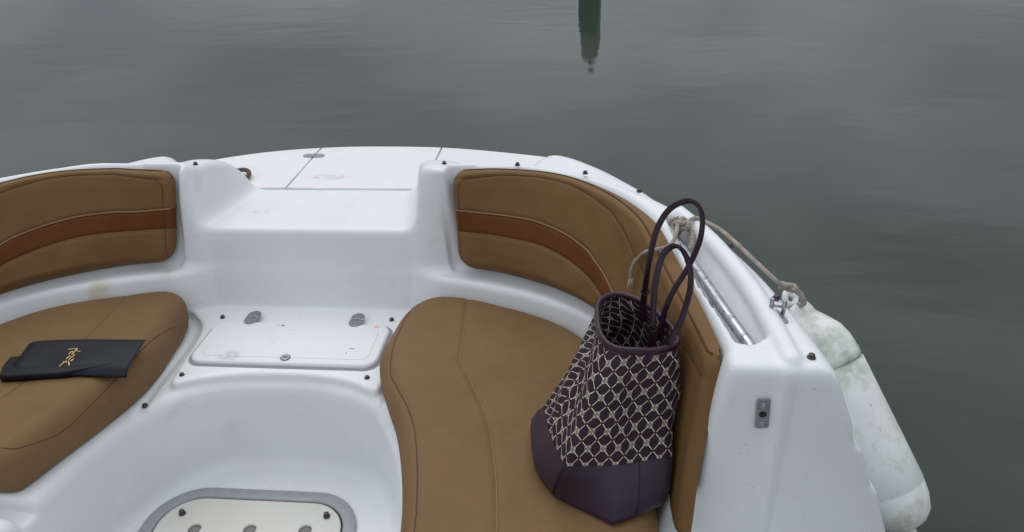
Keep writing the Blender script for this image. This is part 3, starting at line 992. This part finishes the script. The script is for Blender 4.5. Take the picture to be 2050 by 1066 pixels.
# loops: FL -> front-mid -> FR -> right-mid -> RB -> back-mid -> LB -> left-mid, at several heights
LO = [
    (.402, [(.768, 1.033), (.872, .972), (.966, 1.026), (.965, 1.12), (.945, 1.225), (.85, 1.25), (.735, 1.215), (.733, 1.12)]),
    (.410, [(.762, 1.030), (.875, .966), (.972, 1.022), (.975, 1.12), (.955, 1.240), (.85, 1.262), (.712, 1.222), (.716, 1.12)]),
    (.440, [(.764, 1.024), (.876, .984), (.982, 1.030), (.985, 1.13), (.958, 1.250), (.85, 1.275), (.708, 1.215), (.718, 1.11)]),
    (.480, [(.775, 1.017), (.877, 1.012), (.984, 1.046), (.988, 1.14), (.958, 1.265), (.85, 1.288), (.722, 1.195), (.742, 1.10)]),
    (.500, [(.783, 1.017), (.877, 1.026), (.984, 1.054), (.987, 1.15), (.958, 1.27), (.85, 1.292), (.735, 1.185), (.754, 1.10)]),
    (.540, [(.797, 1.030), (.882, 1.048), (.986, 1.068), (.988, 1.15), (.958, 1.27), (.86, 1.300), (.757, 1.205), (.770, 1.115)]),
    (.600, [(.820, 1.062), (.895, 1.074), (.988, 1.090), (.990, 1.15), (.962, 1.265), (.875, 1.315), (.795, 1.240), (.800, 1.150)]),
    (.650, [(.840, 1.092), (.908, 1.092), (.986, 1.110), (.990, 1.16), (.964, 1.250), (.895, 1.315), (.825, 1.268), (.822, 1.180)]),
    (.685, [(.854, 1.116), (.918, 1.106), (.983, 1.126), (.988, 1.165), (.964, 1.235), (.903, 1.308), (.843, 1.288), (.836, 1.205)]),
    (.698, [(.858, 1.123), (.922, 1.112), (.982, 1.133), (.987, 1.168), (.963, 1.232), (.905, 1.305), (.847, 1.290), (.840, 1.210)]),
]
NSIDE = 14


def loop_pts(ctrl, nside=NSIDE, sharp=0.0):
    """4 sides, each a quadratic through corner, mid, corner"""
    out = []
    for k in range(4):
        a, m, b = map(np.array, (ctrl[2 * k], ctrl[2 * k + 1], ctrl[(2 * k + 2) % 8]))
        c = 2 * m - .5 * (a + b)
        for i in range(nside):
            t = i / nside; q = (1 - t) ** 2 * a + 2 * t * (1 - t) * c + t * t * b
            lin = a + (m - a) * min(1, 2 * t) if t < .5 else m + (b - m) * (2 * t - 1)
            out.append(q * (1 - sharp) + lin * sharp if k == 0 else q)
    return np.array(out)


Zk = np.array([z for z, _ in LO]); ctrl = np.array([c for _, c in LO], float)
zz = np.concatenate([np.linspace(.402, .44, 6)[:-1], np.linspace(.44, .50, 7)[:-1], np.linspace(.50, .698, 28)])
CT = np.stack([[np.interp(zz, Zk, ctrl[:, i, q]) for q in range(2)] for i in range(8)], 0)    # 8,2,nz
loops = []
for r in range(len(zz)):
    L_ = loop_pts([tuple(CT[i, :, r]) for i in range(8)], sharp=.85 * max(0, 1 - max(0, zz[r] - .43) / .12))
    ks = np.clip((zz[r] - .50) / .06, 0, 1)          # corners soften above the leather
    sm_ = L_.copy()
    for _ in range(5): sm_ = (np.roll(sm_, 1, 0) + sm_ * 2 + np.roll(sm_, -1, 0)) / 4
    L_ = L_ * (1 - ks) + sm_ * ks
    # soft folds in the cloth
    n_l = len(L_); cx = L_.mean(0)
    ph = np.arange(n_l) / n_l
    hfac = np.clip((zz[r] - .50) / .2, 0, 1)
    amp = .0085 * math.sin(math.pi * hfac) + .0012
    side_t = (np.arange(n_l) % NSIDE) / NSIDE
    wob = amp * np.sin(2 * math.pi * (side_t * 1.5 + .15 * (zz[r] * 20))) * np.sin(math.pi * side_t)
    dirv = L_ - cx; dirv /= np.linalg.norm(dirv, axis=1)[:, None]
    L_ = L_ + dirv * wob[:, None]
    ytilt = np.zeros(n_l)
    loops.append(np.column_stack([L_, np.full(n_l, zz[r])]))
loops = np.array(loops)
# leather hem dips: per-column height shift so the base line is not level (rises at left)
nl = loops.shape[1]
iz = int(np.argmin(abs(zz - .50)))


def bag_grid(r0, r1, name, mat, parent, uv=False, offset=0.0, flip=False):
    L_ = loops[r0:r1 + 1].copy()
    if offset:
        c = L_.mean(1, keepdims=True); dv = L_ - c; dv[:, :, 2] = 0
        dv /= np.linalg.norm(dv, axis=2)[:, :, None] + 1e-9; L_ = L_ + dv * offset
    nr_ = len(L_); V = L_.reshape(-1, 3)
    Fq = []; UVs = []
    # metric u anchored at the middle of the front side
    Uc = np.zeros((nr_, nl + 1)); Vc = np.zeros((nr_, nl + 1))
    for r in range(nr_):
        seg = np.linalg.norm(np.roll(L_[r], -1, 0) - L_[r], axis=1)
        cu = np.r_[0, np.cumsum(seg)]; Uc[r] = cu - cu[NSIDE // 2]
        Uc[r][NSIDE * 3 + NSIDE // 2:] -= cu[-1]          # left side runs back from the front-left corner
    dz = np.r_[np.zeros((1, nl)), np.cumsum(np.linalg.norm(np.diff(L_, axis=0), axis=2), axis=0)]
    Vc[:, :nl] = dz; Vc[:, nl] = dz[:, 0]
    for r in range(nr_ - 1):
        for k in range(nl):
            k2 = (k + 1) % nl
            q = [r * nl + k, r * nl + k2, (r + 1) * nl + k2, (r + 1) * nl + k]
            ua, ub, uc_, ud = Uc[r][k], Uc[r][k + 1], Uc[r + 1][k + 1], Uc[r + 1][k]
            if k == NSIDE * 3 + NSIDE // 2 - 1: ub, uc_ = ua + .01, ud + .01
            uvq = [(ua, Vc[r][k]), (ub, Vc[r][k + 1]), (uc_, Vc[r + 1][k + 1]), (ud, Vc[r + 1][k])]
            if flip: q = q[::-1]; uvq = uvq[::-1]
            Fq.append(q); UVs += uvq
    o = mesh(name, V, Fq, mat)
    if uv:
        lay = o.data.uv_layers.new(name="UVMap")
        lay.data.foreach_set("uv", np.array(UVs, np.float32).ravel())
    return attach(o, parent) if parent else o


bag = empty("tote_bag", (.86, 1.13, .402))
tag(bag, "dark purple tote bag with cream lattice pattern standing open on the right seat", "tote bag")
base_o = bag_grid(0, iz, "leather_base", M['leather'], bag)
bot = loops[0]; bpart("bottom", ([tuple(p) for p in bot], [tuple(range(nl))[::-1]]), M['leather'], bag, False)
body_o = bag_grid(iz, len(zz) - 1, "body", M['patt'], bag, uv=True, offset=-.0008)
bag_grid(iz - 8, len(zz) - 1, "lining", M['patt'], bag, uv=True, offset=-.005, flip=True)
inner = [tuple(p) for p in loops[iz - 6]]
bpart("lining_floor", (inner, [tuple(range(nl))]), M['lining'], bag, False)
rim = loops[-1]
bpart("rim_trim", tube(spline([tuple(p) for p in rim[::2]], 120, True), .0052, 8, flat=1.5, closed=True), M['strap'], bag)
# leather strip under the rim + seams
zr = len(zz) - 1
bag_grid(zr - 1, zr, "rim_band", M['strap'], bag, offset=.0010)
sm = [tuple(loops[r][NSIDE - 4] * 1.0 + np.array((.0, -.0012, 0))) for r in range(2, iz + 1)]
bpart("seam", tube(sm, .0009, 5), M['strap'], bag)
sm = [tuple(loops[r][0] + np.array((-.0012, -.0012, 0))) for r in range(2, iz + 1)]
bpart("seam", tube(sm, .0011, 5), M['strap'], bag)

strap_far = [(.933, 1.272, .660), (.933, 1.270, .698), (.934, 1.26, .752), (.937, 1.25, .814), (.946, 1.24, .883), (.964, 1.23, .928), (.988, 1.22, .949), (1.002, 1.21, .953), (1.014, 1.2, .943), (1.020, 1.2, .913), (1.017, 1.2, .874), (1.001, 1.2, .822), (.981, 1.2, .778), (.968, 1.2, .734), (.964, 1.205, .69), (.962, 1.208, .66)]
strap_near = [(.942, 1.155, .672), (.941, 1.15, .713), (.938, 1.14, .782), (.938, 1.13, .84), (.944, 1.12, .89), (.956, 1.11, .915), (.969, 1.1, .920), (.984, 1.1, .897), (.993, 1.1, .854), (.992, 1.11, .808), (.984, 1.12, .754), (.969, 1.13, .705), (.962, 1.135, .672)]
for nm, pts in (("handle", strap_far), ("handle", strap_near)):
    sp2 = spline(pts, 90)
    rad_ = np.full(90, .0060); rad_[:7] = .0085; rad_[-7:] = .0085
    rad_ = np.convolve(np.pad(rad_, 3, 'edge'), np.ones(7) / 7, 'valid')
    bpart(nm, tube(sp2, rad_, 10, flat=.38, up=(0.25, 1, 0)), M['strap'], bag)
for p in ((.935, 1.263, .735), (.941, 1.147, .728)):
    bpart("strap_ring", tube(spline([(p[0] + .008, p[1], p[2]), (p[0], p[1] - .002, p[2] + .009), (p[0] - .008, p[1], p[2]), (p[0], p[1] - .002, p[2] - .009)], 16, True), .0018, 6, closed=True), M['strap'], bag)
ck = [(.946, 1.196, .700), (.947, 1.199, .690), (.945, 1.202, .682), (.948, 1.205, .672), (.946, 1.207, .662), (.948, 1.208, .652), (.947, 1.208, .645)]
cl = bpart("clasp", tube(spline(ck, 24), [.0022 + .0014 * math.sin(i * 1.1) ** 2 for i in range(24)], 8), M['gold'], bag)

# ------------------------------------------------------------------ black clutch with gold monogram
nb = NB("black_grained_leather")
nb.set(color=nb.mix(nb.rng(nb.noise(9, 3), .3, .7, 0, 1), (.0045, .006, .011), (.007, .009, .015)), rough=.50, spec=.28)
nb.bump(nb.noise(600, 3, .7), .35, .0006)
M['clutch'] = nb.m
clutch = empty("clutch_bag", (-.45, 1.41, .405))
tag(clutch, "flat black leather clutch with a gold interlocking monogram, lying on the left seat cushion", "clutch bag")
# lower body, sticking out at the left
low = [(-.600, 1.320), (-.45, 1.338), (-.350, 1.378), (-.338, 1.390), (-.345, 1.475), (-.45, 1.475), (-.60, 1.462), (-.596, 1.408), (-.628, 1.400), (-.620, 1.360)]


def dens(poly, n=8, r=.004):
    out = []
    m = len(poly)
    for i in range(m):
        a, b = np.array(poly[i]), np.array(poly[(i + 1) % m])
        for t in np.linspace(.06, .94, n): out.append(tuple(a + (b - a) * t))
    return out


def sag(x, y):      # the soft clutch follows the cushion and puffs along its front fold
    return .004 * math.sin((x + .6) * 11) + .006 * math.exp(-((y - 1.35 - .09 * (x + .45)) / .02) ** 2)


bpart("body", slab(dens(low), .404, .4238, .005, 4, lambda x, y: .002 * math.sin((x + .6) * 11)), M['clutch'], clutch)
# flap: gridded soft sheet with thickness
FLc = [(-.619, 1.468), (-.318, 1.493), (-.298, 1.360), (-.583, 1.332)]   # BL, BR, FR, FL (back-left first)
gx_, gy_ = 44, 26
Vf = []; Ff = []
for side in (0, 1):
    for i in range(gx_ + 1):
        for j in range(gy_ + 1):
            u, v = i / gx_, j / gy_
            a = np.array(FLc[0]) * (1 - u) + np.array(FLc[1]) * u; b = np.array(FLc[3]) * (1 - u) + np.array(FLc[2]) * u
            p = a * (1 - v) + b * v
            z = .425 + .004 * math.sin(u * 3.3 + .4) + .0025 * math.sin(u * 9 + v * 3) * v
            if v > .72: z -= .016 * ((v - .72) / .28) ** 2.2; p = p + np.array((0, -.002))
            z -= .004 * max(0, (.08 - v) / .08)
            if u < .06: z -= .004 * (1 - u / .06)
            z -= side * .004
            Vf.append((p[0], p[1], z))
off = (gx_ + 1) * (gy_ + 1)
for side in (0, 1):
    for i in range(gx_):
        for j in range(gy_):
            a = side * off + i * (gy_ + 1) + j; q = (a, a + 1, a + gy_ + 2, a + gy_ + 1)
            Ff.append(q if side == 0 else q[::-1])
bd = [(i, 0) for i in range(gx_ + 1)] + [(gx_, j) for j in range(1, gy_ + 1)] + [(i, gy_) for i in range(gx_ - 1, -1, -1)] + [(0, j) for j in range(gy_ - 1, 0, -1)]
ids = [i * (gy_ + 1) + j for i, j in bd]
for k in range(len(ids)):
    a, b = ids[k], ids[(k + 1) % len(ids)]; Ff.append((a, b, b + off, a + off))
flap = bpart("flap", (Vf, Ff), M['clutch'], clutch)
# monogram strokes given as (u, v) in the emblem's own box, gold wire letters
EB = np.array(((-.4674, 1.3559), (-.4101, 1.3587), (-.5183, 1.4329), (-.4586, 1.4356)))     # box corners: bl, br, tl, tr


def em(p):
    # p in the emblem's own skewed box, 0..1 across and up
    x, y = p[0] * 1312 / 16.4, p[1] * 1066 / 16.4          # enlarged-trace units to box units
    u = (x - 14.92) / 45.36; v = 1 - (y - 15.36) / 37.8
    q = EB[0] * (1 - u) * (1 - v) + EB[1] * u * (1 - v) + EB[2] * (1 - u) * v + EB[3] * u * v
    return (q[0], q[1])


strokes = [([(0.4497, 0.2814), (0.564, 0.2645), (0.686, 0.2533)], 0.0013), ([(0.686, 0.258), (0.6326, 0.3189), (0.564, 0.4128), (0.5335, 0.4503)], 0.0018), ([(0.6555, 0.3189), (0.7012, 0.3396), (0.7508, 0.3518)], 0.0017), ([(0.5793, 0.3471), (0.5107, 0.3705), (0.4688, 0.4268), (0.4726, 0.4784), (0.5259, 0.5066), (0.5678, 0.5441), (0.5716, 0.6004), (0.5259, 0.6473), (0.4878, 0.6567)], 0.0018), ([(0.6212, 0.4362), (0.5793, 0.4878), (0.5335, 0.5253), (0.4726, 0.6098), (0.4573, 0.6567)], 0.0016), ([(0.4878, 0.4972), (0.4421, 0.5347), (0.3925, 0.5957)], 0.0017), ([(0.4611, 0.6379), (0.4665, 0.7036), (0.4634, 0.7739)], 0.0021), ([(0.3087, 0.6426), (0.343, 0.6754), (0.4345, 0.6895)], 0.0014), ([(0.4268, 0.6473), (0.3659, 0.6707), (0.3049, 0.7223), (0.2134, 0.788)], 0.0014)]
vf = []
for pts, r in strokes:
    q = spline([(*em(p), .4315) for p in pts], 22)
    vf.append(tube(q, r * .85, 8, flat=.8, up=(0, 0, 1)))
from mathutils.bvhtree import BVHTree
fb = BVHTree.FromPolygons([Vector(v) for v in Vf], Ff)
vfs = []
for V_l, F_l in vf:
    out = []
    for v in V_l:
        h = fb.ray_cast(Vector((v[0], v[1], 1)), Vector((0, 0, -1)))
        z = h[0].z if h[0] is not None else .43
        out.append((v[0], v[1], z + .0012 + (v[2] - .4315)))
    vfs.append((out, F_l))
bpart("monogram", join(*vfs), M['gold'], flap)

# ------------------------------------------------------------------ fender
nb = NB("stained_white_vinyl")
tcf = nb.n("ShaderNodeTexCoord"); sf = nb.n("ShaderNodeSeparateXYZ"); nb.l(tcf.outputs["Object"], sf.inputs[0])
zc = sf.outputs[2]
green = nb.math('MULTIPLY', nb.rng(nb.math('ABSOLUTE', nb.math('SUBTRACT', zc, -.140)), .01, .085, 1, 0, True), nb.rng(nb.noise(14, 5, .65), .42, .62, 0, 1))
c = nb.mix(nb.rng(nb.noise(8, 4, .6), .35, .7, 0, 1), (.72, .77, .745), (.80, .82, .80))
c = nb.mix(nb.math('MULTIPLY', green, .65), c, (.22, .38, .27))
tan_s = nb.rng(nb.noise(14, 5, .65), .50, .72, 0, .75)
c = nb.mix(tan_s, c, (.40, .39, .28))
scr = nb.n("ShaderNodeMapping"); nb.l(tcf.outputs["Object"], scr.inputs[0]); scr.inputs[3].default_value = (1, 1, .18)
c = nb.mix(nb.rng(nb.noise(120, 4, .65, scr.outputs[0]), .64, .72, 0, .65), c, (.20, .20, .18))
ringd = nb.rng(nb.math('ABSOLUTE', nb.math('SUBTRACT', zc, -.150)), .0, .004, 1, 0)
c = nb.mix(nb.math('MULTIPLY', ringd, nb.rng(nb.noise(18, 3), .35, .6, .2, .9)), c, (.16, .12, .10))
nb.set(color=c, rough=.42, spec=.35)
nb.bump(nb.noise(60, 4), .1, .0006)
M['fender'] = nb.m
# local z runs from the eye (0) down to the nub (-L)
prof = [(.004, .0), (.020, -.004), (.026, -.016), (.028, -.030), (.036, -.040), (.0465, -.055), (.0565, -.076), (.0635, -.103), (.0668, -.135), (.0668, -.1475), (.0640, -.150), (.0645, -.1525), (.0672, -.156), (.0670, -.25), (.0668, -.36), (.0662, -.4365), (.0645, -.439), (.0650, -.4415), (.0625, -.470), (.054, -.500), (.040, -.518), (.022, -.528), (.0125, -.530), (.012, -.542), (.006, -.546)]
topv = Vector((1.283, 1.428, .612)); botv = Vector((1.512, 1.150, .215))
prof = [(r * (1 + .12 * min(1, max(0, (-h - .02) / .06))), h * ((topv - botv).length / .546)) for r, h in prof]
fe_m = mesh("fender", *lathe(prof[::-1], 36), M['fender'])
for v in fe_m.data.vertices:      # flatten the eye end into a ribbed tab
    f = max(0, min(1, (v.co.z + .060) / .030))
    v.co.y *= 1 - .55 * f; v.co.x *= 1 + .35 * f
    if f > 0: v.co.y += .0016 * math.cos(v.co.x * 700) * f
q = (topv - botv).to_track_quat('Z', 'Y')
fe_m.rotation_mode = 'QUATERNION'; fe_m.rotation_quaternion = q; fe_m.location = topv
tag(fe_m, "long white vinyl fender with green stains hanging over the right gunwale", "fender")
eye = mesh("eye", *tube(spline([(0, -.012, 0), (.016, -.012, .012), (.002, -.012, .030), (-.016, -.012, .012)], 30, True), .007, 10, closed=True), M['fender'], fe_m)
ribs = [tube(spline([(x, -.016, .004), (x * 1.25, -.020, -.018), (x * 1.7, -.036, -.046), (x * 1.9, -.050, -.064)], 14), .0022, 6) for x in (-.018, -.010, -.002, .006, .014)]
mesh("rib", *join(*ribs), M['fender'], fe_m)
mk = simple("blue_scuff", (.06, .16, .28), .5)
V, Fc = slab([(-.006, -.008), (.006, -.010), (.009, .002), (.004, .011), (-.007, .008)], 0, .0012, .0003, 1)
lm = Matrix.Rotation(math.radians(-62), 4, 'Z') @ Matrix.Translation((.0748, 0, -.395)) @ Matrix.Rotation(math.radians(90), 4, 'Y')
mesh("blue_patch", *place((V, Fc), lm), mk, fe_m, False)

# ------------------------------------------------------------------ rope
nb = NB("beige_rope")
nb.set(color=nb.mix(nb.rng(nb.noise(45, 4), .3, .7, 0, 1), (.42, .38, .32), (.28, .25, .21)), rough=.85, spec=.2)
nb.bump(nb.noise(350, 3), .5, .0008)
M['rope'] = nb.m


def rope_vf(ctrl, r=.0045, pitch=.028, n=None):
    pts = np.array(ctrl, float)
    L_ = np.linalg.norm(np.diff(pts, axis=0), axis=1).sum(); n = n or max(24, int(L_ / .0035))
    c = spline(pts, n)
    Tn = np.gradient(c, axis=0); Tn /= np.linalg.norm(Tn, axis=1)[:, None]
    u = np.array((0, 0, 1.0)); b = u - Tn[0] * (u @ Tn[0]); b /= np.linalg.norm(b)
    Bs = []
    for i in range(n):
        b = b - Tn[i] * (b @ Tn[i]); b /= np.linalg.norm(b); Bs.append(b)
    Bs = np.array(Bs); Cs = np.cross(Tn, Bs); s = np.linspace(0, L_ * 1.05, n)
    out = []
    for k in range(3):
        a = 2 * math.pi * (s / pitch + k / 3)
        p = c + (Bs * np.cos(a)[:, None] + Cs * np.sin(a)[:, None]) * r * .50
        out.append(tube(p, r * .62, 7))
    return join(*out)


run = [(1.050, 1.565, .742), (1.072, 1.585, .745), (1.098, 1.578, .738), (1.121, 1.543, .737), (1.146, 1.478, .736), (1.176, 1.398, .733), (1.200, 1.335, .728), (1.224, 1.345, .70), (1.238, 1.372, .683), (1.258, 1.395, .664)]
run = [(1.050, 1.565, .742), (1.072, 1.585, .742), (1.096, 1.578, .735), (1.122, 1.540, .735), (1.147, 1.475, .734), (1.173, 1.405, .730), (1.198, 1.352, .722), (1.218, 1.352, .704), (1.238, 1.374, .684), (1.255, 1.392, .667)]
tail = [(1.030, 1.575, .738), (1.022, 1.52, .744), (1.010, 1.468, .742), (.993, 1.444, .739), (.977, 1.448, .732), (.959, 1.476, .712), (.946, 1.503, .688), (.931, 1.513, .661), (.924, 1.512, .636), (.924, 1.508, .622)]
rope_o = mesh("rope", *rope_vf(run), M['rope'])
tag(rope_o, "beige twisted rope knotted to the grab rail, holding the fender over the gunwale", "rope")
mesh("tail", *rope_vf(tail), M['rope'], rope_o)
fr = []
for k in range(9):
    a = k * .7; dx, dy = .0028 * math.cos(a), .0028 * math.sin(a)
    fr.append(tube([(.924 + dx, 1.508 + dy, .624), (.924 + dx * 1.8, 1.506 + dy, .610), (.923 + dx * 2.4, 1.504 + dy * 1.5, .596 + .003 * math.sin(k * 2.1))], .0011, 5))
mesh("frayed_end", *join(*fr), simple("frayed_fibre", (.56, .52, .44), .9), rope_o)


def knot(center, sc, rot=0.0, n=70, tilt=0.0):
    pts = []
    for i in range(n):
        t = 2 * math.pi * i / n
        x = math.sin(t) + 2 * math.sin(2 * t); y = math.cos(t) - 2 * math.cos(2 * t); z = -math.sin(3 * t)
        ca, sa = math.cos(rot), math.sin(rot)
        pts.append((center[0] + sc * (x * ca - y * sa), center[1] + sc * (x * sa + y * ca), center[2] + sc * z * 1.0 + tilt * x * sc))
    return rope_vf(pts + [pts[0]], .0056, .024)


mesh("knot", *knot((1.040, 1.562, .738), .0062, .5), M['rope'], rope_o)
mesh("knot", *knot((1.240, 1.376, .684), .0055, 1.2, tilt=-.5), M['rope'], rope_o)
loop1 = [(1.035, 1.60, .735), (1.015, 1.605, .722), (1.006, 1.598, .70), (1.012, 1.590, .683), (1.028, 1.585, .682), (1.036, 1.578, .705), (1.046, 1.575, .728)]
mesh("loop", *rope_vf(loop1), M['rope'], rope_o)
loop2 = [(1.052, 1.560, .734), (1.060, 1.545, .722), (1.058, 1.520, .708), (1.050, 1.505, .700)]
mesh("loop", *rope_vf(loop2, .0062), M['rope'], rope_o)
loop3 = [(1.252, 1.392, .672), (1.270, 1.402, .658), (1.285, 1.405, .640), (1.292, 1.412, .622), (1.284, 1.418, .612)]
mesh("loop", *rope_vf(loop3, .0062), M['rope'], rope_o)

# ------------------------------------------------------------------ dark rope end behind the left hump
coil = [(-.43, 2.285, .552), (-.40, 2.312, .556), (-.372, 2.322, .558), (-.350, 2.312, .558), (-.336, 2.288, .556), (-.334, 2.26, .552)]
cr_ = mesh("mooring_line", *rope_vf(coil, .0075, .022), simple("brown_rope", (.14, .085, .07), .85, nscale=160, namt=.45))
tag(cr_, "short brown mooring line end lying on the fore deck behind the left hump", "rope")

# ------------------------------------------------------------------ channel marker standing in the water ahead
pil = empty("channel_marker", (.90, 12.3, WZ))
tag(pil, "green ribbed channel marker on a grey piling, mirrored in the calm water", "channel marker")
zt = 1.23
nb = NB("weathered_grey_piling")
nb.set(color=nb.mix(nb.rng(nb.noise(6, 5, .6), .35, .7, 0, 1), (.30, .29, .26), (.20, .20, .18)), rough=.8)
bpart("piling", lathe([(.160, -1.0), (.160, zt - .32), (.150, zt - .20), (.125, zt - .09), (.10, zt - .03), (.03, zt)], 28, (.915, 12.35, WZ)), nb.m, pil)
nb = NB("dark_green_ribbed")
nb.set(color=nb.mix(nb.rng(nb.noise(5, 3), .35, .7, 0, 1), (.03, .085, .052), (.05, .12, .075)), rough=.7)
V = []; Fc = []; n_ = 96
gp = [(.148, -1.0), (.148, .40), (.14, .56), (.125, .70), (.08, .77), (.02, .80)]
for r, h in gp:
    for k in range(n_):
        a = 2 * math.pi * k / n_; rr = r * (1 + .05 * math.cos(a * 24))
        V.append((.875 + rr * math.cos(a), 12.13 + rr * math.sin(a), WZ + h))
for i in range(len(gp) - 1):
    for k in range(n_):
        k2 = (k + 1) % n_; Fc.append((i * n_ + k, i * n_ + k2, (i + 1) * n_ + k2, (i + 1) * n_ + k))
bpart("ribbed_sleeve", (V, Fc), nb.m, pil)
bpart("lamp", lathe([(.02, zt - .01), (.02, zt + .03), (.05, zt + .045), (.055, zt + .075), (.03, zt + .10)], 14, (.93, 12.35, WZ)), simple("dark_lamp", (.03, .035, .035), .5), pil)
